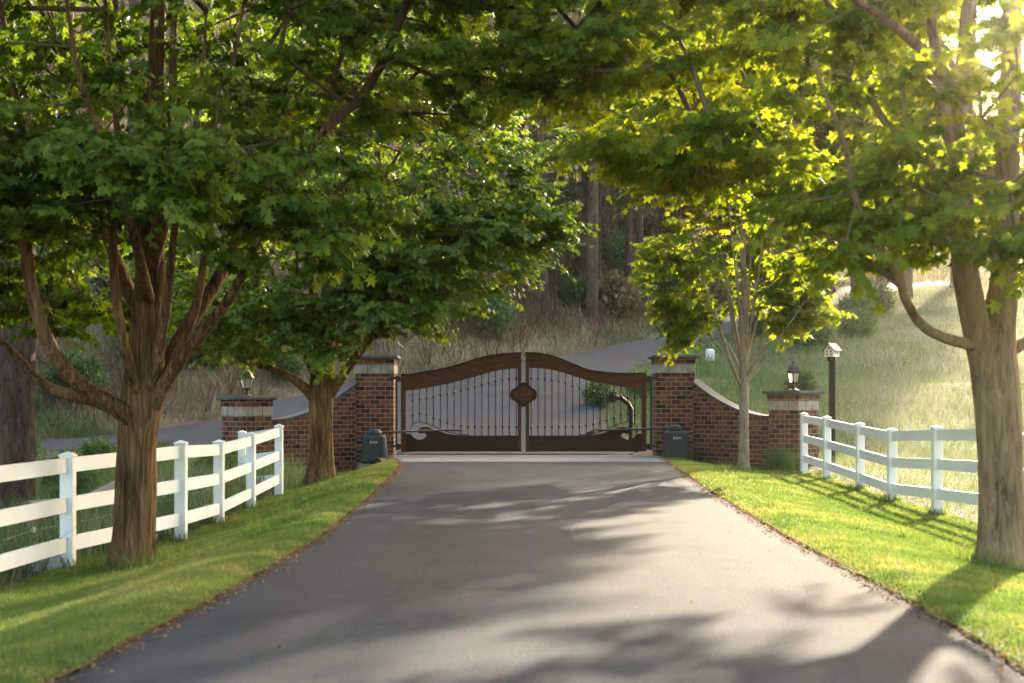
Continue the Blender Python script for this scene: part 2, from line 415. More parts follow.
FARR, NEARR = resample(FAR, 120), resample(NEAR, 120)
ctrl = [tuple(p) for p in FARR[::4]] + [tuple(p) for p in NEARR[::4]]
for y in (-10, -2, 6, 12, 18, 24, 29, 32):
    for x, z in ((-4.2, -.46), (-7, -.55), (-12, -.35), (-20, .8), (-32, 3.0), (-1.8, 0), (2.6, 0), (0.3, 0), (5.7, -.3), (9, -.25), (14, -.1), (24, .3), (45, 1.2)):
        if y > 22 and x < -6: z += (y - 22) * .03
        ctrl.append((x, y, z))
ctrl += [(-12, 40, 2.4), (-20, 38, 4), (-18, 50, 7), (-8, 50, 4.2), (-4, 58, 5.2), (0, 64, 5.0), (-30, 60, 14), (-10, 70, 11), (3, 72, 6.4), (8, 80, 7.5), (14, 95, 10.5), (0, 90, 14), (-15, 95, 21), (-40, 90, 28),
         (0, 120, 27), (-25, 130, 40), (15, 120, 19), (25, 130, 19), (10, 160, 42), (-40, 170, 62), (40, 150, 22), (60, 160, 22), (90, 160, 20), (30, 180, 36), (70, 220, 36), (0, 220, 68), (-60, 240, 90),
         (7, 38, .35), (8, 46, 1.3), (10, 55, 2.2), (14, 45, 1.2), (14, 60, 3.3), (20, 70, 4.6), (20, 50, 2.1), (30, 60, 3.6), (30, 85, 7.2), (45, 90, 8.2), (40, 45, 2.4), (70, 60, 4), (70, 95, 9), (110, 100, 9),
         (-150, -60, 10), (150, -60, 0), (0, -90, 0), (-200, 150, 70), (250, 100, 14), (250, 260, 40), (0, 350, 110), (-200, 350, 120), (250, -50, 2), (-60, 20, 10), (-60, -20, 8)]
ctrl = np.array(ctrl)


def _U(r2): return np.where(r2 > 1e-9, .5 * r2 * np.log(r2 + 1e-12), 0)


_S = 50.0
_c = ctrl[:, :2] / _S
_A = _U(((_c[:, None, :] - _c[None]) ** 2).sum(-1)) + np.eye(len(_c)) * 2e-4
_Pm = np.c_[np.ones(len(_c)), _c]
_K = np.block([[_A, _Pm], [_Pm.T, np.zeros((3, 3))]])
_W = np.linalg.solve(_K, np.r_[ctrl[:, 2], 0, 0, 0])


def sst(t): t = np.clip(t, 0, 1); return t * t * (3 - 2 * t)


def fz(x, y):
    x = np.asarray(x, float); y = np.asarray(y, float); sh = x.shape
    q = np.c_[x.ravel(), y.ravel()] / _S
    out = np.empty(len(q))
    for i in range(0, len(q), 20000):
        k = q[i:i + 20000]
        out[i:i + 20000] = _U(((k[:, None, :] - _c[None]) ** 2).sum(-1)) @ _W[:-3] + _W[-3] + k @ _W[-2:]
    xx, yy = x.ravel(), y.ravel()
    xl = np.interp(yy, XL[:, 0], XL[:, 1]); xr = np.interp(yy, XR[:, 0], XR[:, 1])
    dl = np.interp(yy, [0, 20, 30], [-.47, -.45, -.36]); dr = np.interp(yy, [0, 20, 30], [-.30, -.32, -.18])
    wl = np.interp(yy, [0, 25, 30], [2.5, 2.2, 1.0]); wr = np.interp(yy, [0, 25, 30], [3.0, 3.0, 1.4])
    prof = dl * sst((xl - xx) / wl) ** 1.1 + dr * sst((xx - xr) / wr)
    prof = prof + (.05 * sst((xl - xx) / .3) + .04 * sst((xx - xr) / .3)) * (1 - .8 * sst((yy - 26) / 4))     # lawns stand a little above the tarmac
    w = (1 - sst((yy - 31.5) / 3)) * sst((xx + 7.5) / 2.5) * (1 - sst((xx - 6.5) / 3)) * sst((yy + 14) / 6)
    return (out * (1 - w) + prof * w).reshape(sh)


def f1(x, y): return float(fz(np.array([x]), np.array([y]))[0])


def grid_mesh(name, X, Y, Z, mat, smooth=True, **kw):
    ny, nx = X.shape
    V = np.c_[X.ravel(), Y.ravel(), Z.ravel()]
    i = np.arange(ny - 1)[:, None] * nx + np.arange(nx - 1)[None]
    fc = np.stack([i, i + 1, i + nx + 1, i + nx], -1).reshape(-1)
    return raw(name, V, fc, np.full((ny - 1) * (nx - 1), 4), mat, smooth=smooth, **kw)


def axis(lo, hi, flo, fhi, step, grow):
    a = list(np.arange(flo, fhi + 1e-6, step)); s = step
    while a[-1] < hi: s *= grow; a.append(a[-1] + s)
    s = step; b = [flo]
    while b[-1] > lo: s *= grow; b.append(b[-1] - s)
    return np.array(b[:0:-1] + a)


def poly_dist(px, py, line):
    """distance from points to an x-y polyline"""
    d = np.full(px.shape, 1e9)
    for (a, b) in zip(line[:-1], line[1:]):
        ab = b[:2] - a[:2]; t = np.clip(((px - a[0]) * ab[0] + (py - a[1]) * ab[1]) / (ab @ ab), 0, 1)
        d = np.minimum(d, np.hypot(px - a[0] - t * ab[0], py - a[1] - t * ab[1]))
    return d


def side_of(line, x, y):
    """signed distance to a road edge, positive on the uphill side"""
    x = np.asarray(x, float); y = np.asarray(y, float); xf, yf = x.ravel(), y.ravel()
    T = np.gradient(line[:, :2], axis=0); T /= np.linalg.norm(T, axis=1, keepdims=True)
    out = np.empty(len(xf))
    for i in range(0, len(xf), 30000):
        a, b = xf[i:i + 30000], yf[i:i + 30000]
        d2 = (a[:, None] - line[None, :, 0]) ** 2 + (b[:, None] - line[None, :, 1]) ** 2; k = d2.argmin(1)
        sd = T[k, 0] * (b - line[k, 1]) - T[k, 1] * (a - line[k, 0])
        out[i:i + 30000] = np.where(sd < 0, -1, 1) * np.maximum(np.abs(sd), np.where(d2.min(1) > 4, np.sqrt(d2.min(1)) * .7, 0))
    return out.reshape(x.shape)


def on_upper_road(x, y, margin=0.0):
    return (side_of(FARR, x, y) < margin) & (side_of(NEARR, x, y) > -margin)


def below_road(x, y): return side_of(NEARR, x, y) < 0


def above_road(x, y): return side_of(FARR, x, y) > 0


ax = axis(-130, 160, -16, 22, .45, 1.09); ay = axis(-60, 200, -8, 70, .45, 1.06)
X, Y = np.meshgrid(ax, ay)
Z = fz(X, Y)
xl = np.interp(Y, XL[:, 0], XL[:, 1]); xr = np.interp(Y, XR[:, 0], XR[:, 1])
lawn_l = lambda y: np.interp(y, [-14, 10, 14, 16, 24, 28, 31], [-4.55, -4.5, -4.42, -4.0, -3.95, -3.9, -3.6])
lawn_r = lambda y: np.interp(y, [-14, 20, 27, 29.5, 31], [5.75, 5.75, 5.75, 5.5, 4.2])
near = (Y < 31) & (Y > -13) & (X > lawn_l(Y) - .1) & (X < lawn_r(Y) + .1)
drv = (X > xl - .3) & (X < xr + .3) & (Y >= 31) & (Y < 37)
inroad = on_upper_road(X, Y, -.1)
bump = np.array([mnoise.noise((a * .5, b * .5, 0)) for a, b in zip(X.ravel(), Y.ravel())]).reshape(X.shape)
HAZE = (X.min() - 2, X.max() + 2, Y.min() - 2, Y.max() + 2, Z.min() - 1.5, max(Z.max() + 2, 75.0))
free = ~(near | drv | on_upper_road(X, Y, 1.0))
Z = Z + np.where(free, bump * .14, 0) - np.where(near | drv, .10, 0) - np.where(inroad, .10, 0)
tag(grid_mesh('ground', X, Y, Z, M['ground']), kind='structure')


def sheet(name, y0, y1, xa, xb, lift, mat, ny, nx, z=None):
    ys = np.linspace(y0, y1, ny); t = np.linspace(0, 1, nx)
    X = xa(ys)[:, None] * (1 - t) + xb(ys)[:, None] * t; Y = np.repeat(ys[:, None], nx, 1)
    return tag(grid_mesh(name, X, Y, (fz(X, Y) if z is None else z(X, Y)) + lift, mat), kind='structure')


wig = lambda y, s, a=.05: a * np.array([mnoise.noise((q * 1.3, s, 0)) + .5 * mnoise.noise((q * 4.1, s, 5)) for q in y])
XLf = lambda y: np.interp(y, XL[:, 0], XL[:, 1]); XRf = lambda y: np.interp(y, XR[:, 0], XR[:, 1])
sheet('driveway', -13, 28.45, lambda y: XLf(y) - .10 + wig(y, 1), lambda y: XRf(y) + .10 + wig(y, 2), .0, M['asphalt'], 180, 16, z=lambda x, y: 0.0 * x)
sheet('concrete_apron', 28.45, 31.95, lambda y: XLf(y) - .12, lambda y: XRf(y) + .12, .006, M['concrete'], 10, 8, z=lambda x, y: 0 * x)
sheet('driveway_beyond_gate', 31.95, 37.2, lambda y: XLf(y), lambda y: XRf(y), .03, M['asphalt_far'], 22, 16)
sheet('soil_edge', -13, 31, lambda y: XLf(y) - .42, lambda y: XLf(y) + .02 + wig(y, 3, .05), -.035, M['soil'], 180, 5, z=lambda x, y: .046 * sst((XLf(y) - x) / .35))
sheet('soil_edge', -13, 31, lambda y: XRf(y) - .02 + wig(y, 4, .05), lambda y: XRf(y) + .42, -.035, M['soil'], 180, 5, z=lambda x, y: .046 * sst((x - XRf(y)) / .35))
sheet('lawn', -13, 31.4, lawn_l, lambda y: XLf(y) - .13 + wig(y, 7, .07), .0, M['lawnbase'], 150, 14)
sheet('lawn', -13, 31.4, lambda y: XRf(y) + .13 + wig(y, 8, .07), lawn_r, .0, M['lawnbase'], 150, 14)
# upper road
t = np.linspace(0, 1, 9)
RX = FARR[:, 0:1] * (1 - t) + NEARR[:, 0:1] * t; RY = FARR[:, 1:2] * (1 - t) + NEARR[:, 1:2] * t
tag(grid_mesh('upper_road', RX[:, ::-1], RY[:, ::-1], fz(RX, RY)[:, ::-1] + .05, M['asphalt_far']), kind='structure')

# ------------------------------------------------------------------ masonry
def inner_courses(mb, c, size, rz=0): mb.box(c, size, rz)


def pillar(name, loc, w, h, rz, label):
    """brick pillar with stone band, brick collar and cap slab"""
    t = thing(name, loc, label, 'gate pillar', 'brick pillars of the entrance', rz)
    top = h
    cap, col, band = .07, .13, .21
    zs = top - cap - col - band
    s = MB(); s.box((0, 0, (zs - .35) / 2), (w, w, zs + .35))
    s.build('brick_shaft', M['brick'], t)
    zb = top - cap - col - band
    b = MB()
    for sx, sy in ((0, -1), (0, 1), (-1, 0), (1, 0)):
        n = 3
        for k in range(n):
            u = (-.5 + (k + .5) / n) * (w + .03)
            bw = (w + .03) / n - .012
            if sx == 0: b.box((u, sy * (w / 2 - .03), zb + band / 2), (bw, .10, band - .012), bev=.008)
            else: b.box((sx * (w / 2 - .03), u, zb + band / 2), (.10, bw * .99, band - .012), bev=.008)
    b.box((0, 0, zb + band / 2), (w - .03, w - .03, band - .004))
    b.build('stone_band', M['limestone'], t)
    c = MB(); c.box((0, 0, zb + band + col / 2), (w + .05, w + .05, col)); c.build('brick_collar', M['brick'], t)
    d = MB(); d.box((0, 0, top - cap / 2), (w + .20, w + .20, cap), bev=.012); d.build('cap_slab', M['capstone'], t)
    return t


GY = 31.6
pillar('gate_pillar', (-3.06, GY + .43, -.05), .85, 2.28, 0, 'tall brick gate pillar with stone band, left of the gate beside the tree trunk')
pillar('gate_pillar', (3.63, GY + .43, -.05), .85, 2.29, 0, 'tall brick gate pillar with pale stained bricks, right of the gate')
LP, RP = (-5.5, 29.5), (5.83, 29.45)
pillar('low_pillar', (LP[0], LP[1], -.2), .72, 1.51, math.radians(45), 'low brick pillar with lantern behind the white fence on the left')
pillar('low_pillar', (RP[0], RP[1], -.15), .72, 1.58, math.radians(45), 'low brick pillar with lantern at the end of the right fence')


def wing_wall(a, b, ha, hb, label):
    a = np.array(a); b = np.array(b); n = 22; th = .12
    d = b - a; Ld = np.linalg.norm(d); d /= Ld; nn = np.array([-d[1], d[0]])
    t = thing('wing_wall', (a[0], a[1], -.3), label, 'brick wall', 'curved wing walls of the entrance')
    u = np.linspace(0, 1, n)
    hh = hb + (ha - hb) * np.clip(1 - u / .92, 0, 1) ** 1.75
    vs = []; 
    for sgn in (-1, 1):
        for k in range(n):
            p = a + d * u[k] * Ld + nn * sgn * th
            vs.append((p[0], p[1], -.5)); vs.append((p[0], p[1], hh[k]))
    fs = []; uv = []
    for k in range(n - 1):
        q = 2 * k; fs.append((q, q + 2, q + 3, q + 1)); uv.append([(u[k] * Ld, -.5), (u[k + 1] * Ld, -.5), (u[k + 1] * Ld, hh[k + 1]), (u[k] * Ld, hh[k])])
        q = 2 * n + 2 * k; fs.append((q + 2, q, q + 1, q + 3)); uv.append([(u[k + 1] * Ld, -.5), (u[k] * Ld, -.5), (u[k] * Ld, hh[k]), (u[k + 1] * Ld, hh[k + 1])])
    m = MB().add(vs, fs, uv)
    m.build('brick_face', M['brick'], t, (a[0], a[1], -.3))
    c = MB(); vs = []; fs = []
    for k in range(n):
        for sgn, dz in ((-1, .0), (1, .0), (1, .055), (-1, .055)):
            p = a + d * u[k] * Ld + nn * sgn * (th + .025)
            vs.append((p[0], p[1], hh[k] + dz))
    for k in range(n - 1):
        for i in range(4):
            j = (i + 1) % 4; fs.append((4 * k + i, 4 * k + j, 4 * k + 4 + j, 4 * k + 4 + i))
    fs.append((3, 2, 1, 0)); fs.append(tuple(4 * (n - 1) + i for i in range(4)))
    c.add(vs, fs).build('coping', M['capstone'], t, (a[0], a[1], -.3))
    return t


wing_wall((-3.5, 31.75), (-5.22, 29.80), 1.62, .78, 'curved brick wing wall sweeping down behind the left tree trunk')
wing_wall((4.07, 31.75), (5.55, 29.75), 1.66, .86, 'curved brick wing wall sweeping down behind the slender tree on the right')


def lantern(loc, label):
    t = thing('pillar_lantern', loc, label, 'lantern', 'lanterns on the low pillars', math.radians(20)); t.scale = (1.15, 1.15, 1.12)
    m = MB(); m.lathe([(.10, 0), (.10, .02), (.05, .035), (.035, .05), (.035, .12), (.06, .135), (.075, .15)], (0, 0, 0), 14); m.build('base', M['bronze'], t, smooth=False)
    g = MB(); g.lathe([(.072, .155), (.115, .325)], (0, 0, 0), 6); g.build('glass', M['glass'], t)
    f = MB()
    for k in range(6):
        a = 2 * math.pi * k / 6; f.tube([(.078 * math.cos(a), .078 * math.sin(a), .15), (.122 * math.cos(a), .122 * math.sin(a), .335)], .008, 5)
        b = 2 * math.pi * (k + 1) / 6
        for z, r in ((.155, .08), (.33, .121)):
            f.tube([(r * math.cos(a), r * math.sin(a), z), (r * math.cos(b), r * math.sin(b), z)], .008, 5)
    f.build('frame', M['bronze'], t)
    r = MB(); r.lathe([(.145, .335), (.148, .35), (.12, .385), (.10, .43), (.06, .475), (.03, .49), (.022, .51), (.03, .525), (.012, .555)], (0, 0, 0), 6); r.build('roof', M['bronze'], t)
    c = MB(); c.lathe([(.018, .15), (.018, .24)], (0, 0, 0), 8); c.build('candle', M['insul'], t)
    return t


lantern((LP[0], LP[1], 1.31), 'dark metal lantern on the low brick pillar left of the gate')
lantern((RP[0], RP[1], 1.43), 'dark bronze lantern on the low brick pillar right of the gate')

# ------------------------------------------------------------------ gate
S = GY / F
gx = lambda px: (px - 512) * S
gz = lambda py: CAMZ + (400 - py) * S


def smooth_curve(pts, n=28):
    return resample([(gx(a), 0, gz(b)) for a, b in pts], n)[:, [0, 2]]


def gate_leaf(hinge_px, stile_px, centre_px, top, bot, scroll_flip, label, plate):
    y0, y1 = GY - .03, GY + .03
    sg = 1 if centre_px > hinge_px else -1
    root = (gx(hinge_px), GY, 0.02)
    t = thing('gate_leaf', root, label, 'gate', 'leaves of the driveway gate')
    B = lambda m, nm, mat, **k: m.build(nm, M[mat], t, root, **k)
    tc, bc = smooth_curve(top), smooth_curve(bot)
    if sg < 0: tc, bc = tc[::-1], bc[::-1]
    m = MB(); m.strip(tc, bc, y0 + .004, y1 - .004); B(m, 'top_rail', 'gatewood')
    m = MB(); cap = tc + np.array([0, .035]); m.strip(cap, tc + np.array([0, .002]), y0 - .012, y1 + .012); B(m, 'rail_cap', 'darkwood')
    # stiles
    lo = gz(451.5)
    def stile(a, b, ztop, mat='gatewood'):
        m = MB(); m.box(((gx(a) + gx(b)) / 2, GY, (lo + ztop) / 2), (abs(gx(b) - gx(a)), .075, ztop - lo), bev=.006); B(m, 'stile', mat)
    stile(hinge_px, stile_px, gz(375.5) + .005, 'gatewood')
    stile(centre_px - sg * 3.6, centre_px, gz(353.6) + .005, 'gatewood')
    # bottom panel: flat towards the centre, rising into a curl over a round cut-out beside the hinge stile
    h = stile_px; u = lambda s_, py: (gx(h + sg * s_), gz(py))
    cx_, cy_, r_ = 13.5, 431.0, 8.6
    poly = [u(-.5, 449.2), u(abs(centre_px - h) - 3, 449.2), u(abs(centre_px - h) - 3, 435.5)]
    poly += [u(s_, p) for s_, p in ((60, 435.4), (48, 434.8), (40, 433.4), (33, 431.2), (27, 428.8), (21.5, 427.0), (17, 426.9), (13.6, 428.4), (12.0, 430.8), (12.6, 433.0), (14.8, 433.9), (17, 433.2), (19.4, 433.6), (20.4, 435.4))]
    for k in range(9):
        a = math.radians(35 + k * 115 / 8)
        poly.append(u(cx_ + r_ * math.cos(a), cy_ + r_ * math.sin(a)))
    poly += [u(4.2, 434.2), u(1.5, 433.6), u(-.5, 433.6)]
    m = MB()
    if sg < 0: poly = poly[::-1]
    m.prism(poly, y0 + .012, y1 - .012); B(m, 'scroll_panel', 'darkwood')
    m = MB(); m.strip([u(-.5, 447.6), u(abs(centre_px - h) - 3, 447.6)][::sg], [u(-.5, 451.4), u(abs(centre_px - h) - 3, 451.4)][::sg], y0 - .006, y1 + .006); B(m, 'bottom_rail', 'darkwood')
    # thin metal bar of the scroll
    pts = [u(cx_ + (r_ + .6) * math.cos(math.radians(a)), cy_ + (r_ + .6) * math.sin(math.radians(a))) for a in range(150, 300, 15)]
    pts += [u(s_, p) for s_, p in ((22, 423.9), (28, 426.6), (35, 429.6), (43, 432.4), (52, 434.2), (62, 434.9))]
    m = MB(); m.tube([(p[0], GY, p[1]) for p in pts], .011, 6); B(m, 'scroll_bar', 'iron')
    # balusters
    xs = [h + sg * (6.8 + 6.9 * k) for k in range(16)]
    for px in xs:
        x = gx(px)
        zt = np.interp(x, bc[:, 0], bc[:, 1])
        s_ = abs(px - h)
        low = np.interp(s_, [0, 6, 13, 21, 28, 42, 60, 120], [424, 424, 422, 423, 426.5, 431.5, 435, 435.5])
        zb = gz(low)
        m = MB(); m.tube([(x, GY, zb - .01), (x, GY, zt + .01)], .0125, 6)
        for zk in (zt - .22, zb + .19):
            m.lathe([(.012, -.035), (.027, -.018), (.03, 0), (.027, .018), (.012, .035)], (x, GY, zk), 8)
        B(m, 'baluster', 'iron')
    # bolts along the top rail
    for k in range(7):
        q = .07 + k * .143
        i = q * (len(tc) - 1); x = np.interp(i, range(len(tc)), tc[:, 0]); z = (np.interp(i, range(len(tc)), tc[:, 1]) + np.interp(i, range(len(bc)), bc[:, 1])) / 2
        m = MB(); m.tube([(x, y0 - .008, z), (x, y0 + .01, z)], .022, 8); B(m, 'bolt', 'iron')
    # hinges
    for py in (379, 446.5):
        m = MB(); x = gx(hinge_px - sg * 2.6)
        m.lathe([(.02, -.07), (.045, -.06), (.045, .06), (.02, .07)], (x, GY, gz(py)), 10)
        m.box((gx(hinge_px - sg * 1.4), GY, gz(py)), (.075, .03, .05)); B(m, 'hinge', 'iron')
    if plate:
        m = MB(); cxp, czp = gx(523.5), gz(394.6); pts = []
        w, hh = .30, .275
        q = []
        # stepped diamond with rounded side lobes
        q += [(.05, 1.0), (.12, .96), (.22, .96), (.24, .84), (.36, .80), (.42, .68), (.56, .64), (.64, .50), (.80, .46), (.94, .30), (1.0, .06)]
        qq = q + [(a, -b) for a, b in q[::-1]]
        qq = qq + [(-a, b) for a, b in qq[::-1]]
        m.prism([(cxp + a * w, czp + b * hh) for a, b in qq][::-1], y0 - .035, y0 - .008)
        m2 = m; B(m2, 'latch_plate', 'darkwood')
        m = MB()
        m.prism([(cxp + a * w * .72, czp + b * hh * .72) for a, b in qq][::-1], y0 - .043, y0 - .034); B(m, 'plate_panel', 'gatewood')
    return t


gate_leaf(401, 406, 521.4, [(401, 375.6), (412, 375), (421, 373.4), (441.5, 370), (462, 364.4), (478.4, 359.3), (494.7, 355.8), (511, 354.2), (521.4, 353.8)],
          [(401, 391), (412.8, 390), (431, 387), (451.7, 382.9), (472, 377.5), (492.7, 371.6), (507, 369), (521.4, 368.2)], 1,
          'left leaf of the brown wooden gate, carrying the diamond plate at its centre edge', True)
gate_leaf(646.3, 641.5, 525.6, [(646.3, 374.4), (636, 374.6), (624.7, 374.5), (612.5, 374), (600, 372.6), (587.9, 370.6), (575.6, 365.9), (563, 360.7), (551, 356.6), (538.7, 354.2), (525.6, 353.6)],
          [(646.3, 388.2), (636, 388), (624.7, 387), (608, 384.5), (592, 381.6), (577.6, 377.5), (561, 372), (544.8, 368.9), (525.6, 367.7)], -1,
          'right leaf of the brown wooden gate, in front of the curved intercom stand', False)
for px, lab in ((396.6, 'thin black steel hinge post fixed beside the left gate pillar'), (651.0, 'thin black steel hinge post fixed beside the right gate pillar')):
    m = MB(); m.box((gx(px), GY, (gz(376) + gz(450)) / 2), (.045, .06, gz(376) - gz(450)))
    sgn = -1 if px < 500 else 1
    for py in (378, 446): m.box((gx(px) + sgn * .07, GY + .02, gz(py)), (.16, .05, .05))
    tag(m.build('hinge_post', M['iron']), lab, 'hinge post')


def opener(x, y, z, sg, label, pad):
    t = thing('gate_opener', (x, y, z), label, 'gate opener', 'gate opener boxes')
    o = (0, 0, 0)
    hb = .66
    if pad: m = MB(); m.box((0, 0, -.02), (.66, .58, .14), bev=.02); m.build('concrete_pad', M['concrete'], t); 
    zb = .05 if pad else -.08
    m = MB(); m.box((0, 0, zb + (hb - zb) / 2), (.56, .48, hb - zb), bev=.045, taper=.86); m.build('housing', M['opener'], t)
    m = MB(); m.lathe([(.155, hb - .02), (.15, hb + .06), (.13, hb + .10), (.08, hb + .125), (.02, hb + .13)], (0.0, 0, 0), 20); m.build('dome_cap', M['opener'], t, smooth=True)
    m = MB()                                        # small slanted pale lettering, unreadable at this size
    for k, (hgt, dx) in enumerate(((.055, .02), (.05, -.012), (.052, .02), (.045, 0), (.05, .02), (.04, -.01))):
        x0 = -.075 + k * .029
        yf = -.2255
        m.add([(x0, yf, .485), (x0 + .009, yf, .485), (x0 + dx + .011, yf + .004, .485 + hgt), (x0 + dx, yf + .004, .485 + hgt)], [(0, 1, 2, 3)])
        if k % 2: m.add([(x0 + .004, yf - .001, .51), (x0 + .022, yf - .001, .51), (x0 + .022, yf - .001, .518), (x0 + .004, yf - .001, .518)], [(0, 1, 2, 3)])
    m.build('logo', M['logo'], t)
    xe = gx(462) if sg > 0 else gx(597)
    m = MB(); m.tube([(0, 0, hb + .055), (xe - x - sg * .35, GY - .10 - y, gz(430) - z), (xe - x, GY - .07 - y, gz(430.3) - z)], .022, 8)
    m.build('arm', M['bronze'] if sg > 0 else M['iron'], t)
    return t


opener((374.3 - 512) / F * 30.5, 30.5, -.17, 1, 'dark grey gate opener box on a concrete pad by the left pillar', True)
opener((675.5 - 512) / F * 30.6, 30.6, -.08, -1, 'dark grey gate opener box on the grass by the right pillar', False)

# intercom stand behind the gate
ip = P(631, 437, 33.4); zg = f1(ip[0], ip[1])
t = thing('intercom_stand', (ip[0], ip[1], zg), 'black gooseneck intercom stand seen through the right gate leaf', 'intercom stand')
m = MB(); m.tube([(0, 0, -.1), (0, 0, P(631, 409, 33.4)[2] - zg), (-.06, 0, P(0, 404, 33.4)[2] - zg), (-.22, -.0, P(0, 398.5, 33.4)[2] - zg), (-.38, 0, P(0, 397, 33.4)[2] - zg)], .055, 8); m.build('post', M['iron'], t)
m = MB(); m.box((-.43, 0, P(0, 397, 33.4)[2] - zg), (.13, .2, .25), bev=.01, rz=.3); m.build('call_box', M['iron'], t)
m = MB(); m.box((0, 0, .02), (.3, .3, .05)); m.build('base_plate', M['iron'], t)

# ------------------------------------------------------------------ white fences
def fence(posts, label, ret=None):
    x0, y0, _ = posts[0]
    t = thing('white_fence', (x0, y0, f1(x0, y0)), label, 'fence', 'white three rail fences')
    o = tuple(t.location)
    allp = posts + (ret or [])
    for (x, y, zt) in allp:
        zg = min(f1(x, y), zt - 1.15)
        m = MB(); m.box((x, y, (zg - .25 + zt - .04) / 2), (.127, .127, zt - .04 - zg + .25), bev=.006); p = m.build('post', M['vinyl'], t, o)
        m = MB(); m.add([(x + a * .072, y + b * .072, zt - .039) for a, b in ((-1, -1), (1, -1), (1, 1), (-1, 1))] + [(x + a * .072, y + b * .072, zt - .018) for a, b in ((-1, -1), (1, -1), (1, 1), (-1, 1))] + [(x, y, zt + .012)],
                        [(3, 2, 1, 0), (0, 1, 5, 4), (1, 2, 6, 5), (2, 3, 7, 6), (3, 0, 4, 7), (4, 5, 8), (5, 6, 8), (6, 7, 8), (7, 4, 8)])
        m.build('post_cap', M['vinyl'], p, o)
        p['_'] = 0; del p['_']
    for a, b in zip(allp[:-1], allp[1:]):
        a = np.array(a); b = np.array(b); d = b - a; L = np.hypot(d[0], d[1]); e = d / L; nn = np.array([-e[1], e[0], 0])
        pa, pb = a + e * .055, b - e * .055
        for dz in (.125, .51, .90):
            hw, hh = .02, .072
            vs = [p + nn * sx * hw + np.array([0, 0, -dz + sz * hh]) for p in (pa, pb) for sx, sz in ((-1, -1), (1, -1), (1, 1), (-1, 1))]
            MB().add(vs, [(3, 2, 1, 0), (4, 5, 6, 7), (0, 1, 5, 4), (1, 2, 6, 5), (2, 3, 7, 6), (3, 0, 4, 7)]).build('rail', M['vinyl'], t, o)
    return t


def postat(px, py, d): p = P(px, py, d); return (p[0], p[1], p[2])


fence([(-4.5, 11.55, .72), postat(68, 452.5, 14), postat(181, 441, 16.4), postat(219, 440.3, 18.8), postat(251, 432.5, 21.2), postat(279, 424.5, 23.6)],
      'white three rail vinyl fence left of the driveway, behind the big tree trunk', [(-4.82, 25.4, .69)])
fence([(5.55, 13.95, .86), postat(1000, 424, 16.35), postat(937, 425.5, 18.75), postat(892, 428, 21.1), postat(860, 422.5, 23.4), postat(827, 416, 25.7), postat(804, 412.5, 27.9)],
      'white three rail vinyl fence right of the driveway in front of the meadow')

# wire fence behind the left fence
t = thing('wire_fence', (-5.05, 14.9, f1(-5.05, 14.9)), 'old wire fence on grey wooden posts with white insulators behind the white fence', 'wire fence')
o = tuple(t.location)
wp = [(-5.0, 11.2), (-5.03, 14.9), (-4.75, 18.6), (-4.62, 22.3)]
tops = []
for x, y in wp:
    zg = f1(x, y); zt = zg + .56; tops.append((x, y, zt))
    m = MB(); m.tube([(x, y, zg - .3), (x, y, zt)], [.055, .05], 10); p = m.build('post', M['greypost'], t, o)
    for dz in (.07, .27, .42):
        m = MB(); m.lathe([(.012, -.03), (.026, -.02), (.026, .02), (.012, .03)], (x + .03, y - .05, zt - dz), 8); m.build('insulator', M['insul'], p, o)
for dz in (.07, .27, .42):
    m = MB()
    for a, b in zip(tops[:-1], tops[1:]):
        q = [(a[0] + (b[0] - a[0]) * s_ + .03, a[1] + (b[1] - a[1]) * s_ - .055, a[2] + (b[2] - a[2]) * s_ - dz - .03 * 4 * s_ * (1 - s_)) for s_ in np.linspace(0, 1, 7)]
        m.tube(q, .004, 4)
    m.build('wire', M['wire'], t, o)

# small things along the fences
def single(mb, name, mat, label, cat, group=None, smooth=False):
    return tag(mb.build(name, M[mat], smooth=smooth), label, cat, group)


m = MB(); m.tube([(-5.25, 15.4, f1(-5.25, 15.4) + .48), (-5.1, 17, f1(-5.1, 17) + .42), (-5.25, 19, f1(-5.25, 19) + .52), (-5.3, 20.6, f1(-5.3, 20.6) + .7)], [.075, .085, .075, .06], 9)
single(m, 'fallen_log', 'log', 'weathered grey log leaning in the weeds behind the left fence', 'log')
sp = P(222, 452, 20.0); m = MB(); m.box((sp[0], sp[1], (f1(sp[0], sp[1]) + sp[2]) / 2 - .1), (.05, .03, sp[2] - f1(sp[0], sp[1]) + .2))
single(m, 'wooden_stake', 'tan', 'tan wooden stake behind the third visible post of the left fence', 'stake')
bp_ = P(211, 526, 19.2); m = MB(); m.box((bp_[0] - .05, bp_[1] + .1, f1(bp_[0], bp_[1]) + .09), (.20, .2, .26), bev=.02, rz=.4)
single(m, 'plastic_box', 'blue', 'small grey blue plastic box on the ground behind the left fence', 'box')


def rock(c, s, seed):
    m = MB(); import bmesh
    bm = bmesh.new(); bmesh.ops.create_icosphere(bm, subdivisions=2, radius=1)
    vs = []
    for v in bm.verts:
        k = 1 + .35 * mnoise.noise(v.co * 1.3 + Vector((seed, 0, 0))); vs.append((c[0] + v.co.x * s[0] * k, c[1] + v.co.y * s[1] * k, c[2] + v.co.z * s[2] * k))
    m.add(vs, [[v.index for v in f.verts] for f in bm.faces]); bm.free(); return m


for (px, d, s_, lab) in ((57, 13.9, .16, 'pale grey rock at the foot of the first white post on the left'), (154, 16.6, .13, 'pale rock beside the big left trunk under the fence'), (170, 17.2, .10, 'smaller pale rock between the big left trunk and the second fence post')):
    x = (px - 512) / F * d - .12; single(rock((x, d, f1(x, d) + .04), (s_ * 1.3, s_, s_ * .75), px), 'rock', 'rock', lab, 'rock', 'rocks along the left fence', False)

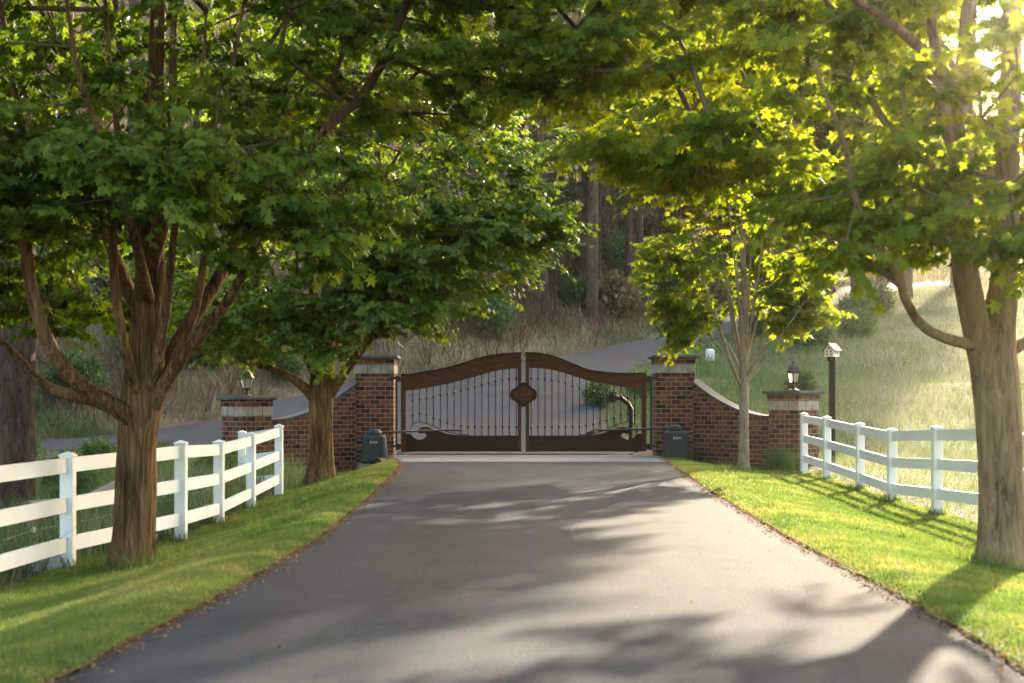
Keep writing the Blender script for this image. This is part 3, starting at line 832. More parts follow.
# birdhouse on its post
bx, by = (832 - 512) * 29 / F, 29.0
zg = f1(bx, by)
m = MB(); m.box((bx, by, (zg - .3 + 2.12) / 2), (.11, .11, 2.12 - zg + .3), bev=.006); single(m, 'birdhouse_post', 'postwood', 'dark brown square post carrying the white birdhouse', 'post')
t = thing('birdhouse', (bx, by, 2.12), 'small white house shaped birdhouse with grey gable roof on a dark post', 'birdhouse', None, math.radians(-38)); t.scale = (.82, .82, .88)
m = MB(); w, l, hh = .12, .17, .17
m.add([(-w, -l, 0), (w, -l, 0), (w, l, 0), (-w, l, 0), (-w, -l, hh), (w, -l, hh), (w, l, hh), (-w, l, hh), (0, -l, hh + .12), (0, l, hh + .12)],
      [(3, 2, 1, 0), (0, 1, 5, 8, 4), (2, 3, 7, 9, 6), (1, 2, 6, 5), (3, 0, 4, 7)]); m.build('walls', M['birdhouse'], t)
for s_ in (-1, 1):
    m = MB(); e = .05
    a = (0, hh + .125); b = (s_ * (w + .05), hh - .045)
    m.add([(a[0], -l - e, a[1]), (b[0], -l - e, b[1]), (b[0], l + e, b[1]), (a[0], l + e, a[1]), (a[0], -l - e, a[1] + .022), (b[0], -l - e, b[1] + .022), (b[0], l + e, b[1] + .022), (a[0], l + e, a[1] + .022)],
          [(3, 2, 1, 0), (4, 5, 6, 7), (0, 1, 5, 4), (1, 2, 6, 5), (2, 3, 7, 6), (3, 0, 4, 7)]); m.build('roof_slope', M['roofdark'], t)
for (x, z) in ((-.05, .12), (.05, .12), (-.05, .05), (.05, .05), (0, .2)):
    m = MB(); m.box((x, -l - .002, z), (.035, .01, .045)); m.build('window', M['roofdark'], t)
for yy in (-.08, .06):
    m = MB(); m.box((w + .002, yy, .1), (.01, .05, .06)); m.build('window', M['roofdark'], t)
m = MB(); m.box((-.0, -.13, -.05), (.09, .09, .1)); m.build('bracket', M['postwood'], t)

ub = P(710, 362, 58); zg = f1(ub[0], ub[1])
m = MB(); m.box((ub[0], ub[1], zg + .2), (.36, .32, .55), bev=.05, rz=.4, taper=.85); single(m, 'utility_box', 'birdhouse', 'small pale utility box in the meadow by the upper road', 'utility box')
mp_ = P(517, 345.5, 54); zg = f1(mp_[0], mp_[1]); m = MB(); m.box((mp_[0], mp_[1], (mp_[2] + zg - .4) / 2), (.13, .13, mp_[2] - zg + .4), bev=.01)
single(m, 'marker_post', 'greypost', 'short grey post on the far road edge showing above the gate centre', 'post')

# ------------------------------------------------------------------ leaves and trees
HALF = [(0, 0), (-.06, .24), (.14, .52), (.27, .27), (.64, .58), (.60, .20), (1.0, 0)]
HALF_S = [(0, 0), (.22, .42), (.62, .36), (1.0, 0)]


def unit(a): return a / (np.linalg.norm(a, axis=-1, keepdims=True) + 1e-9)


def leaf_arrays(C, D, Nn, size, half, fold=.25):
    D = unit(D); Nn = unit(Nn - (Nn * D).sum(-1, keepdims=True) * D); Sd = np.cross(Nn, D)
    h = np.array(half); k = len(h)
    uu = np.r_[h[:, 0], h[1:-1, 0]]; vv = np.r_[h[:, 1], -h[1:-1, 1]]
    ww = -fold * np.abs(vv) - .12 * uu ** 2
    V = C[:, None, :] + size[:, None, None] * (uu[None, :, None] * D[:, None] + vv[None, :, None] * Sd[:, None] + ww[None, :, None] * Nn[:, None])
    nv = len(uu)
    f = np.array(list(range(k)) [::-1] + [0] + list(range(k, 2 * k - 2)) + [k - 1])
    n = len(C)
    flat = (np.arange(n)[:, None] * nv + f[None]).ravel()
    return V.reshape(-1, 3), flat, np.full(2 * n, k), nv


def leaves_obj(name, C, D, Nn, size, tint, mat, parent=None, origin=(0, 0, 0), simple=False, fold=.25):
    V, flat, cnt, nv = leaf_arrays(C, D, Nn, size, HALF_S if simple else HALF, fold)
    return raw(name, V, flat, cnt, mat, parent, origin, False, None, np.repeat(tint, nv))


def tubes_arrays(A, B, ra, rb, n=4):
    d = unit(B - A); up = np.where(np.abs(d[:, 2:3]) < .9, np.array([[0, 0, 1.]]), np.array([[1., 0, 0]]))
    a = unit(np.cross(up, d)); b = np.cross(d, a)
    an = np.arange(n) * 2 * math.pi / n
    ring = a[:, None] * np.cos(an)[None, :, None] + b[:, None] * np.sin(an)[None, :, None]
    V = np.concatenate([A[:, None] + ring * ra[:, None, None], B[:, None] + ring * rb[:, None, None]], 1)
    f = []
    for k in range(n): j = (k + 1) % n; f += [k, j, n + j, n + k]
    flat = (np.arange(len(A))[:, None] * 2 * n + np.array(f)[None]).ravel()
    return V.reshape(-1, 3), flat, np.full(len(A) * n, 4)


def sample_ell(c, r, n):
    d = unit(rng.normal(size=(n, 3))); rad = rng.random(n) ** .42
    return np.array(c) + d * rad[:, None] * np.array(r)


def limb_mesh(pts, r0, r1, n=10, seed=0):
    p = resample(pts, max(8, int(len(pts) * 5)))
    k = len(p); u = np.linspace(0, 1, k)
    jit = np.array([[mnoise.noise((q * 6, seed, i)) for i in range(3)] for q in u]) * r0 * .5
    p = p + jit * u[:, None]
    rad = r0 + (r1 * .4 - r0) * u ** .8
    return p, rad


def trunk_mesh(mb, pts, radii, n=64, flare=.5, seed=0, ridge=.05):
    """stout stem with ridged bark and a root flare"""
    q = resample([tuple(p) + (r,) for p, r in zip(pts, radii)], 46)
    p, rad = q[:, :3], q[:, 3]
    vs = []; fs = []
    for i in range(len(p)):
        t = i / (len(p) - 1); hgt = np.linalg.norm(p[i] - p[0])
        for k in range(n):
            a = 2 * math.pi * k / n
            rr = rad[i] * (1 + flare * math.exp(-hgt * 5.0) * (1 + .35 * math.sin(a * 5 + seed)))
            rr *= 1 + ridge * (.5 - abs(math.sin(a * 8 + 1.6 * mnoise.noise((hgt * 1.1, seed, 0)) + 1.5 * mnoise.noise((math.cos(a), math.sin(a), hgt * .8))))) * .55 + 2.2 * ridge * mnoise.noise((math.cos(a) * 2.2, math.sin(a) * 2.2, hgt * .9 + seed))
            vs.append((p[i][0] + rr * math.cos(a), p[i][1] + rr * math.sin(a), p[i][2]))
    for i in range(len(p) - 1):
        for k in range(n):
            j = (k + 1) % n; fs.append((i * n + k, i * n + j, i * n + n + j, i * n + n + k))
    fs.append(tuple((len(p) - 1) * n + k for k in range(n)))
    mb.add(vs, fs); return p, rad


def make_tree(name, base, label, trunk, trunk_r, limbs, crown, leafmat, barkmat, branchmat, leaf=.11, simple=False, cat='tree', group=None,
              twigs=6, per=9, spread=.55, tint_fn=None, ridge=.05, flare=.5, droop=.25, seed=1, keep=None, hang=.75):
    """limbs: list of (points, r0, r1).  crown: list of (centre, radii, number of sprays)."""
    global rng
    rng = np.random.default_rng(seed)
    t = thing(name, base, label, cat, group)
    m = MB(); p, rad = trunk_mesh(m, trunk, trunk_r, seed=seed, ridge=ridge, flare=flare); m.build('trunk', barkmat, t, base, smooth=True)
    nodes = [p[i] for i in range(0, len(p), 2)]; par = [-1] + list(range(len(nodes) - 1)); fixed = [True] * len(nodes)
    lo = 0
    for li, (pts, r0, r1) in enumerate(limbs):
        q, rr = limb_mesh(pts, r0, r1, seed=seed + li)
        mm = MB(); mm.tube(q, rr, 10); mm.build('limb', barkmat, t, base, smooth=True)
        prev = int(np.argmin(np.linalg.norm(np.array(nodes) - q[0], axis=1)))
        for k in range(len(q)):
            nodes.append(q[k]); par.append(prev); fixed.append(True); prev = len(nodes) - 1
    SPR = np.concatenate([sample_ell(c, r, n) for c, r, n in crown])
    if keep is not None: SPR = SPR[keep(SPR)]
    zmin = trunk[-1][2] * .35 + trunk[0][2] * .65
    arr = np.array(nodes)
    order = np.argsort([np.linalg.norm(arr - s_, axis=1).min() for s_ in SPR])
    SPR = SPR[order]
    cap = len(SPR) * 6 + len(arr) + 10
    buf = np.zeros((cap, 3)); buf[:len(arr)] = arr; nn_ = len(arr)
    start = nn_
    axis_xy = np.array([trunk[-1][0], trunk[-1][1]])
    rad_xy = np.hypot(*(buf[:, :2] - axis_xy).T)
    ends = []; outs = []
    for s_ in SPR:
        d = np.linalg.norm(buf[:nn_] - s_, axis=1)
        rs = math.hypot(s_[0] - axis_xy[0], s_[1] - axis_xy[1])
        pen = d + np.maximum(rad_xy[:nn_] - rs, 0) * 1.5 + np.maximum(buf[:nn_, 2] - s_[2] - .1, 0) * .6 + (buf[:nn_, 2] < zmin) * 3
        k = int(np.argmin(pen)); a = buf[k]; L = np.linalg.norm(s_ - a)
        n = max(1, min(4, int(L / .45))); prev = k
        for i in range(1, n + 1):
            u = i / n
            q = a + (s_ - a) * u + np.array([0, 0, .16 * L * u * (1 - u)]) + (rng.normal(size=3) * .05 * L * (u * (1 - u) * 2))
            buf[nn_] = q; par.append(prev); rad_xy[nn_] = math.hypot(q[0] - axis_xy[0], q[1] - axis_xy[1]); prev = nn_; nn_ += 1
        ends.append(prev); outs.append(s_ - a)
    cnt = np.zeros(nn_)
    for e in ends: cnt[e] += 1
    for i in range(nn_ - 1, start - 1, -1):
        if par[i] >= 0: cnt[par[i]] += cnt[i]
    R = .007 * np.maximum(cnt, 1) ** .46
    ii = np.arange(start, nn_); pp = np.array(par)[ii]
    V1, f1_, c1 = tubes_arrays(buf[pp], buf[ii], np.minimum(np.where(pp < start, R[ii] * 1.15, R[pp]), R[ii] * 1.6), R[ii], 5)
    # twigs
    E_ = buf[ends]; O = np.array(outs); O[:, 2] *= .3; O = unit(O + rng.normal(size=O.shape) * .15)
    out_r = unit(np.c_[E_[:, :2] - axis_xy, np.zeros(len(E_))]); O = unit(O + .5 * out_r)
    ns = len(E_)
    ang = np.linspace(-1.25, 1.25, twigs)[None] + rng.normal(size=(ns, twigs)) * .2
    side = unit(np.cross(np.array([0, 0, 1.]), O))
    D = O[:, None] * np.cos(ang)[..., None] + side[:, None] * np.sin(ang)[..., None]
    D[..., 2] += rng.normal(size=(ns, twigs)) * .22 + .05
    D = unit(D)
    Lt = spread * (.7 + .6 * rng.random((ns, twigs))) * (1 - .25 * np.abs(ang))
    A = np.repeat(E_[:, None], twigs, 1) - O[:, None] * .05
    Bp = A + D * Lt[..., None]; Bp[..., 2] -= droop * Lt ** 2
    V2, f2, c2 = tubes_arrays(A.reshape(-1, 3), Bp.reshape(-1, 3), np.full(ns * twigs, .0055), np.full(ns * twigs, .0022), 3)
    V = np.concatenate([V1, V2]); fl = np.concatenate([f1_, f2 + len(V1)]); cc = np.concatenate([c1, c2])
    raw('branches', V, fl, cc, branchmat, t, base, True)
    # leaves in pairs along twigs
    s_ = (np.arange(per) + .6) / per
    s_ = np.clip(s_[None, None] + rng.normal(size=(ns, twigs, per)) * .05, .05, 1.05)
    C = A[:, :, None] + D[:, :, None] * (Lt[..., None] * s_)[..., None]; C[..., 2] -= droop * (Lt[..., None] * s_) ** 2
    sgn = np.where(np.arange(per) % 2 == 0, 1, -1)[None, None] * (rng.random((ns, twigs, per)) * .6 + .55)
    sd = unit(np.cross(np.array([0, 0, 1.]), D))[:, :, None]
    LD = D[:, :, None] * np.cos(sgn)[..., None] + sd * np.sin(sgn)[..., None]
    LD = LD + rng.normal(size=LD.shape) * .22; LD[..., 2] -= hang * (.55 + .9 * rng.random(LD.shape[:-1]))
    NN = np.array([0, 0, .8]) + .5 * D[:, :, None] + rng.normal(size=LD.shape) * .6
    C = C.reshape(-1, 3); LD = LD.reshape(-1, 3); NN = NN.reshape(-1, 3)
    C = C + unit(LD) * .03
    sz = leaf * (.6 + .6 * rng.random(len(C)))
    tn = np.repeat(np.clip(rng.normal(.42, .16, ns), 0, 1), twigs * per) + rng.normal(0, .13, len(C))
    if tint_fn is not None: tn = tn + tint_fn(C)
    leaves_obj('foliage', C, LD, NN, sz, np.clip(tn, 0, 1), leafmat, t, base, simple)
    return t


def TP(pts, d, rel=None):
    """limb control points: (px, py, depth offset)"""
    return [tuple(P(a, b, d + c)) for a, b, c in pts]


# --- big maple on the left
d = 14.0
b0 = P(131, 562, d); b0[2] = f1(b0[0], b0[1]) - .05
make_tree('maple_tree', tuple(b0), 'massive dark maple on the left with ridged brown trunk beside the white fence',
          [tuple(b0), tuple(P(133, 530, d)), tuple(P(136, 490, d)), tuple(P(138, 440, d)), tuple(P(143, 405, d)), tuple(P(147, 340, d)), tuple(P(150, 270, d)), tuple(P(151, 190, d)), tuple(P(156, 80, d)), tuple(P(160, -60, d)), tuple(P(164, -260, d)), tuple(P(168, -420, d))],
          [.20, .19, .183, .183, .20, .17, .14, .105, .08, .065, .045, .03],
          [(TP([(133, 420, -.05), (112, 405, -.25), (78, 383, -.5), (52, 350, -.7), (34, 300, -.8), (26, 240, -.9), (24, 150, -1), (10, 60, -1.1), (-10, -60, -1.2)], d), .095, .04),
           (TP([(150, 410, -.05), (172, 372, -.2), (205, 330, -.4), (236, 288, -.6), (258, 240, -.8), (300, 170, -1.2), (340, 100, -1.5)], d), .085, .035),
           (TP([(152, 400, .05), (180, 340, .2), (212, 290, .4), (245, 225, .7), (280, 140, 1.0), (330, 30, 1.3)], d), .10, .04),
           (TP([(130, 415, .1), (95, 400, .4), (50, 388, .8), (20, 360, 1.1), (-20, 320, 1.3), (-80, 260, 1.5)], d), .085, .04),
           (TP([(150, 270, -.1), (166, 210, -.3), (172, 120, -.5), (175, 20, -.6), (190, -120, -.8)], d), .075, .035),
           (TP([(146, 330, .1), (120, 270, .4), (95, 200, .7), (70, 100, 1.0), (40, -40, 1.3)], d), .08, .035),
           (TP([(149, 300, -.1), (135, 240, -.9), (110, 160, -1.6), (75, 60, -2.2), (60, -80, -2.6)], d), .065, .03),
           (TP([(140, 400, -.1), (122, 335, -.4), (113, 250, -.5), (118, 150, -.6), (108, 40, -.7), (100, -80, -.8)], d), .06, .03),
           (TP([(149, 395, -.1), (166, 310, -.4), (176, 220, -.6), (196, 120, -.9), (206, 10, -1.1)], d), .06, .03),
           (TP([(154, 398, 0), (190, 325, -.2), (206, 250, -.3), (217, 160, -.4), (236, 50, -.5), (250, -40, -.6)], d), .06, .03),
           (TP([(150, 230, 0), (190, 160, .4), (250, 70, .8), (320, -30, 1.2)], d), .07, .03)],
          [((-3.9, 14, 6.6), (5.0, 4.6, 3.4), 520), ((-5.4, 13.2, 3.2), (1.9, 2.0, .9), 75), ((-4.0, 12.6, 3.5), (1.8, 1.6, .7), 60), ((-2.7, 11.0, 2.95), (.6, .5, .3), 14), ((-2.2, 12.8, 2.9), (1.0, 1.3, .7), 40), ((-.8, 13.2, 4.9), (2.4, 2.6, 1.0), 95), ((-5.9, 15.5, 2.5), (1.5, 1.2, .5), 22), ((.6, 13.5, 5.6), (1.5, 2.2, .8), 35), ((-6.2, 14.8, 5.3), (2.2, 2.5, 1.2), 90), ((-6.0, 13.6, 2.35), (1.1, 1.2, .4), 26), ((-5.4, 16.2, 2.3), (1.3, 1.0, .4), 22)],
          M['leaf_a'], M['bark_warm'], M['branch'], leaf=.095, seed=11, per=13, twigs=6, flare=.22, ridge=.11)
# --- second maple on the left, by the wall
d = 25.6
b0 = P(322, 478, d); b0[2] = f1(b0[0], b0[1]) - .05
make_tree('maple_tree', tuple(b0), 'maple with stringy trunk standing against the curved brick wall left of the gate',
          [tuple(b0), tuple(P(321, 460, d)), tuple(P(321, 420, d)), tuple(P(322, 385, d)), tuple(P(324, 350, d)), tuple(P(330, 290, d)), tuple(P(336, 220, d)), tuple(P(340, 140, d)), tuple(P(345, 60, d)), tuple(P(350, -10, d))],
          [.235, .22, .21, .22, .20, .16, .14, .10, .07, .04],
          [(TP([(316, 400, 0), (298, 382, -.2), (275, 370, -.4), (245, 362, -.6), (215, 340, -.8)], d), .11, .04),
           (TP([(330, 395, 0), (348, 368, -.2), (375, 332, -.4), (402, 296, -.6), (440, 250, -.9), (480, 215, -1)], d), .10, .035),
           (TP([(318, 380, .1), (300, 340, .4), (280, 290, .7), (255, 230, 1)], d), .10, .04),
           (TP([(327, 360, .1), (350, 310, .4), (385, 250, .7), (430, 190, 1.0), (470, 150, 1.2)], d), .10, .04),
           (TP([(324, 350, -.1), (312, 290, -.6), (300, 220, -1.0), (290, 140, -1.4)], d), .09, .035),
           (TP([(333, 270, -.1), (360, 215, -.5), (395, 160, -1.0), (425, 110, -1.4)], d), .08, .03)],
          [((-2.7, 25.6, 6.2), (3.7, 3.6, 3.0), 360), ((-1.2, 25.2, 4.0), (1.9, 2.0, 1.0), 110), ((-2.4, 24.6, 3.1), (1.8, 1.6, .75), 75), ((-4.7, 25, 2.7), (1.4, 1.5, .8), 60), ((.1, 25, 4.35), (.95, 1.2, .5), 28), ((-3.4, 24.3, 2.4), (.9, .9, .4), 14), ((-6.2, 25.6, 3.6), (1.6, 1.6, 1.0), 45)],
          M['leaf_c'], M['bark_warm'], M['branch'], leaf=.115, seed=23, per=12, twigs=6, spread=.62)
# --- slender tree on the right, by the wall
d = 26.6
b0 = P(744, 470, d); b0[2] = f1(b0[0], b0[1]) - .05
make_tree('young_maple_tree', tuple(b0), 'slender pale trunked young tree with upright stems in front of the right wing wall',
          [tuple(b0), tuple(P(744, 450, d)), tuple(P(744, 420, d)), tuple(P(744, 390, d)), tuple(P(744, 350, d)), tuple(P(745, 300, d)), tuple(P(743, 250, d)), tuple(P(744, 190, d)), tuple(P(743, 100, d)), tuple(P(744, 20, d))],
          [.10, .092, .088, .085, .075, .062, .05, .04, .028, .015],
          [(TP([(742, 388, 0), (732, 365, -.1), (722, 335, -.2), (708, 295, -.4), (694, 255, -.5), (680, 215, -.7)], d), .04, .015),
           (TP([(746, 385, 0), (757, 355, .1), (768, 320, .2), (780, 280, .4), (795, 240, .5)], d), .04, .015),
           (TP([(743, 365, 0), (734, 320, .3), (725, 270, .5), (714, 210, .8), (706, 150, 1)], d), .035, .013),
           (TP([(745, 362, 0), (753, 310, -.2), (760, 260, -.4), (766, 200, -.6), (775, 130, -.8)], d), .036, .013),
           (TP([(744, 345, 0), (738, 290, -.4), (731, 230, -.7), (727, 160, -1)], d), .03, .012),
           (TP([(744, 340, 0), (750, 280, .4), (753, 210, .7), (756, 140, .9)], d), .03, .012),
           (TP([(743, 375, 0), (728, 345, .4), (708, 320, .8), (690, 300, 1.1)], d), .03, .012),
           (TP([(743, 372, 0), (735, 340, .1), (727, 290, .2), (718, 230, .3), (708, 170, .3)], d), .028, .012), (TP([(745, 370, 0), (754, 335, .1), (763, 285, .2), (773, 225, .3), (786, 170, .3)], d), .028, .012),
           (TP([(744, 355, 0), (739, 310, -.2), (737, 250, -.3), (735, 180, -.4)], d), .026, .012), (TP([(744, 355, 0), (748, 310, -.1), (751, 250, -.2), (755, 180, -.3)], d), .026, .012),
           (TP([(743, 382, 0), (727, 358, .1), (708, 335, .3), (686, 318, .4), (664, 300, .5)], d), .028, .012), (TP([(745, 384, 0), (766, 362, .1), (790, 345, .2), (812, 318, .3)], d), .028, .012),
           (TP([(745, 378, 0), (764, 350, -.5), (785, 330, -.9), (805, 300, -1.2)], d), .03, .012)],
          [((3.3, 26.6, 3.7), (.8, 1.2, 1.2), 46), ((5.15, 26.4, 3.6), (.75, 1.2, 1.15), 44), ((5.35, 26.2, 2.9), (.5, .8, .45), 18), ((4.4, 26.8, 7.5), (3.0, 2.8, 2.6), 420), ((6.5, 27, 7.8), (1.7, 2.2, 1.8), 105), ((5.9, 26.9, 5.5), (1.3, 1.6, .9), 95), ((6.9, 27.2, 6.3), (1.3, 1.6, 1.2), 60), ((3.3, 26.7, 2.9), (.5, .8, .35), 14), ((4.4, 27.6, 4.2), (1.0, .6, 1.2), 12), ((3.35, 26.6, 2.75), (.5, .8, .5), 17), ((5.2, 26.5, 2.8), (.5, .8, .5), 15), ((4.3, 27.0, 5.0), (1.3, 1.2, .9), 42)],  # upper and right-hand sprays widened to shade and dapple the driveway
          M['leaf_b'], M['bark_grey'], M['branch_pale'], leaf=.115, seed=31, per=10, twigs=6, spread=.5, ridge=.02, flare=.35)
# --- big maple on the right
d = 11.9
b0 = P(1002, 566, d); b0[2] = f1(b0[0], b0[1]) - .05
make_tree('maple_tree', tuple(b0), 'big sunlit maple on the right whose pale trunk splits in two, shading the driveway',
          [tuple(b0), tuple(P(1002, 545, d)), tuple(P(1002, 500, d)), tuple(P(1000, 440, d)), tuple(P(997, 395, d)), tuple(P(993, 350, d)), tuple(P(1002, 300, d)), tuple(P(1006, 240, d)), tuple(P(1008, 150, d)), tuple(P(1012, 20, d)), tuple(P(1020, -200, d)), tuple(P(1030, -420, d))],
          [.195, .185, .178, .182, .19, .18, .125, .105, .095, .08, .06, .03],
          [(TP([(999, 450, 0), (992, 400, -.02), (979, 340, -.1), (966, 270, -.2), (961, 200, -.3), (962, 120, -.35), (968, 20, -.4), (972, -120, -.5), (976, -300, -.6)], d), .145, .06),
           (TP([(972, 345, -.15), (945, 338, -.3), (922, 325, -.45), (905, 298, -.6), (898, 275, -.7), (875, 240, -.9), (858, 205, -1.1), (842, 140, -1.4), (815, 60, -1.8)], d), .05, .03),
           (TP([(962, 170, -.3), (945, 110, -.5), (935, 40, -.6), (925, -80, -.9)], d), .085, .04),
           (TP([(962, 210, -.3), (925, 160, .2), (885, 120, .7), (850, 60, 1.2), (800, -30, 1.6)], d), .06, .03),
           (TP([(1010, 350, .1), (1035, 335, .3), (1070, 290, .5), (1110, 220, .7)], d), .06, .03),
           (TP([(966, 100, -.4), (900, 30, -1.0), (820, -20, -1.6), (730, -60, -2)], d), .06, .03),
           (TP([(1006, 230, .1), (985, 150, .8), (950, 60, 1.5), (900, -40, 2.0)], d), .06, .03),
           (TP([(900, 285, -.65), (860, 255, -.2), (800, 215, .3), (740, 185, .8), (690, 170, 1.0)], d), .028, .012)],
          [((4.1, 12.2, 7.2), (4.8, 4.6, 3.2), 150), ((3.5, 11.8, 3.7), (1.8, 2.4, 1.15), 70), ((2.9, 11.2, 2.65), (.9, 1.0, .35), 22), ((1.7, 12.8, 3.5), (1.2, 1.2, .3), 42), ((2.2, 12.6, 4.9), (1.9, 2.2, .8), 70), ((.6, 12.8, 4.3), (1.2, 1.5, .4), 30), ((5.3, 12, 3.2), (1.4, 1.6, .8), 50), ((4.1, 10.6, 2.55), (.5, .6, .3), 8), ((4.7, 15.4, 3.5), (1.5, 1.4, .5), 9), ((5.3, 17.6, 3.9), (1.4, 1.5, .6), 9)],  # last two clusters added behind the crown to dapple the driveway
          M['leaf_b'], M['bark_pale'], M['branch_pale'], leaf=.10, seed=47, per=13, twigs=6, ridge=.07, flare=.3)

# ------------------------------------------------------------------ pines and other trees behind
def make_pine(seed, h, r, crown_from, name='pine_tree'):
    global rng
    rng = np.random.default_rng(seed)
    t = thing(name, (0, 0, 0), 'pine', 'pine tree', 'pines on the wooded slope')
    m = MB(); lean = rng.normal(size=2) * .02 * h
    trunk_mesh(m, [(0, 0, -.4), (0, 0, .6), (lean[0] * .3, lean[1] * .3, h * .4), (lean[0], lean[1], h)], [r * 1.15, r, r * .78, r * .12], n=14, flare=.3, seed=seed, ridge=.06)
    m.build('trunk', M['bark_pine'], t, smooth=True)
    A = []; B = []; C = []; Dd = []
    z = h * crown_from
    while z < h * .98:
        u = (z / h - crown_from) / (1 - crown_from)
        L0 = (2.6 * (1 - u) ** .7 + .35) * (.55 + .45 * min(1, u * 4 + .3))
        for k in range(rng.integers(2, 5)):
            a = rng.random() * 2 * math.pi; L = L0 * (.6 + .6 * rng.random())
            d = np.array([math.cos(a), math.sin(a), rng.normal(-.08, .15)]); p0 = np.array([lean[0] * z / h, lean[1] * z / h, z])
            A.append(p0); B.append(p0 + d * L)
            for s_ in np.linspace(.3, 1, max(3, int(L * 3.2))):
                for j in range(3):
                    C.append(p0 + d * L * s_ + rng.normal(size=3) * np.array([.22, .22, .12])); Dd.append(d * .5 + rng.normal(size=3) * .5 + np.array([0, 0, .3]))
        z += .28 + .35 * rng.random()
    A = np.array(A); B = np.array(B); C = np.array(C); Dd = unit(np.array(Dd))
    V, fl, cc = tubes_arrays(A, B, np.full(len(A), .03), np.full(len(A), .008), 4)
    raw('branches', V, fl, cc, M['bark_pine'], t)
    k = 16                                             # needle tufts
    n = len(C); dirs = unit(Dd[:, None] * .7 + rng.normal(size=(n, k, 3)) * .6); Ln = .16 + .12 * rng.random((n, k))
    c0 = np.repeat(C[:, None], k, 1); sd = unit(np.cross(dirs, rng.normal(size=(n, k, 3)))) * .012
    V = np.stack([c0 - sd, c0 + sd, c0 + dirs * Ln[..., None]], 2).reshape(-1, 3)
    tn = np.repeat(np.clip(rng.normal(.5, .2, n), 0, 1), k * 3)
    raw('needles', V, np.arange(len(V)), np.full(len(V) // 3, 3), M['needle'], t, tint=tn)
    return t


protos = [make_pine(101, 19, .24, .30), make_pine(102, 22, .30, .42), make_pine(103, 16, .19, .18)]
used = [False] * 3


def pine(k, x, y, s, rz, label, sxy=1.0):
    o = protos[k] if not used[k] else copy_tree(protos[k]); used[k] = True
    o.location = (x, y, f1(x, y)); o.scale = (s * sxy, s * sxy, s); o.rotation_euler.z = rz; o['label'] = label
    return o


def at(px, d): return ((px - 512) / F * d, d)


NP = [(513 + 0, 0)]
pine(1, *at(592, 66), .95, 0, 'thick straight pine trunk nearest the upper road above the gate')
pine(0, *at(583, 72), 1.0, 1, 'dark pine just left behind the thickest pine above the gate')
pine(2, *at(598, 71), .8, 2, 'thin pine just right behind the thickest pine above the gate')
pine(0, *at(628, 74), .95, 3, 'leaning pine standing apart on the right of the pine cluster', .9)
pine(0, *at(545, 66), .8, 4, 'pine with bare grey trunk above the gate, left of the pine cluster', .9)
pine(2, *at(563, 74), .9, 5, 'slim pine between the bare grey trunk and the pine cluster')
pine(2, *at(555, 67), .55, 6, 'thin sapling pine beside the bare grey trunk', .7)
pine(2, *at(525, 67), .7, 0.7, 'thin dark pine at the left end of the row above the gate', .8)
pine(1, *at(605, 84), 1.1, 2.5, 'tall pine high on the slope behind the pine cluster')
bgp = [(-30, 52), (-24, 62), (-19, 48), (-15, 60), (-12, 72), (-21, 78), (-8, 84), (-3, 78), (-16, 95), (-5, 100), (2, 92), (6, 102), (-28, 90), (10, 112), (0, 116), (-12, 116), (16, 108), (-22, 112), (21, 122), (6, 126), (-34, 74), (-10, 62), (30, 132), (40, 138), (52, 140), (64, 142), (36, 150), (48, 155), (24, 140)]
for i, (x, y) in enumerate(bgp):
    far = y > 120 and x > 18
    pine((i * 2 + 1) % 3, x + rng.normal() * .8, y + rng.normal(), .85 + .35 * rng.random(), i * 1.3,
         'pine in the hazy wood beyond the meadow' if far else 'dark pine deep in the wooded slope behind the gate')
for i, (px, d, ts) in enumerate([(500, 78, 1.0), (537, 84, 1.05), (572, 88, 1.1), (610, 92, 1.1), (640, 88, 1.0), (655, 96, 1.1), (520, 94, 1.1), (588, 98, 1.15), (626, 101, 1.1), (470, 82, 1.0), (440, 76, .95)]):
    pine(1, *at(px, d), ts, i * 1.9, 'dark pine deep in the wooded slope behind the gate', .75)
# broad old tree by the upper road on the right
ot = at(860, 84)
pine(1, ot[0], ot[1], .72, 1.9, 'thick dark trunk beside the upper road at the top of the meadow', 2.3)
# pine near the left frame edge behind the fence
px_ = (17 - 512) / F * 20
pine(1, px_, 20, .85, .4, 'thick furrowed pine trunk at the left edge behind the white fence', 1.0)


# broadleaf trees added beyond the upper road to shade the gate and driveway
def make_tall(seed, h):
    r_ = np.random.default_rng(seed)
    lim = []
    for k in range(9):
        a = k * 2.4; z0 = h * (.22 + .06 * k); L = 3.2 + r_.random()
        lim.append(([(0, 0, z0), (math.cos(a) * L * .4, math.sin(a) * L * .4, z0 + 1.3), (math.cos(a) * L, math.sin(a) * L, z0 + 3.6)], .11, .03))
    return make_tree('shade_tree', (0, 0, 0), 'tall', [(0, 0, -.5), (0, 0, 1), (.1, 0, h * .3), (-.1, .1, h * .6), (0, 0, h * .85)], [.38, .33, .27, .18, .06], lim,
                     [((0, 0, h * .60), (4.4, 4.4, h * .40), 330)], M['leaf_b'], M['bark_pine'], M['branch'], leaf=.42, simple=True, cat='tree', group='tall shade trees added beyond the upper road', twigs=5, per=7, spread=1.1, seed=seed, keep=lambda q: q[:, 2] > h * .2)


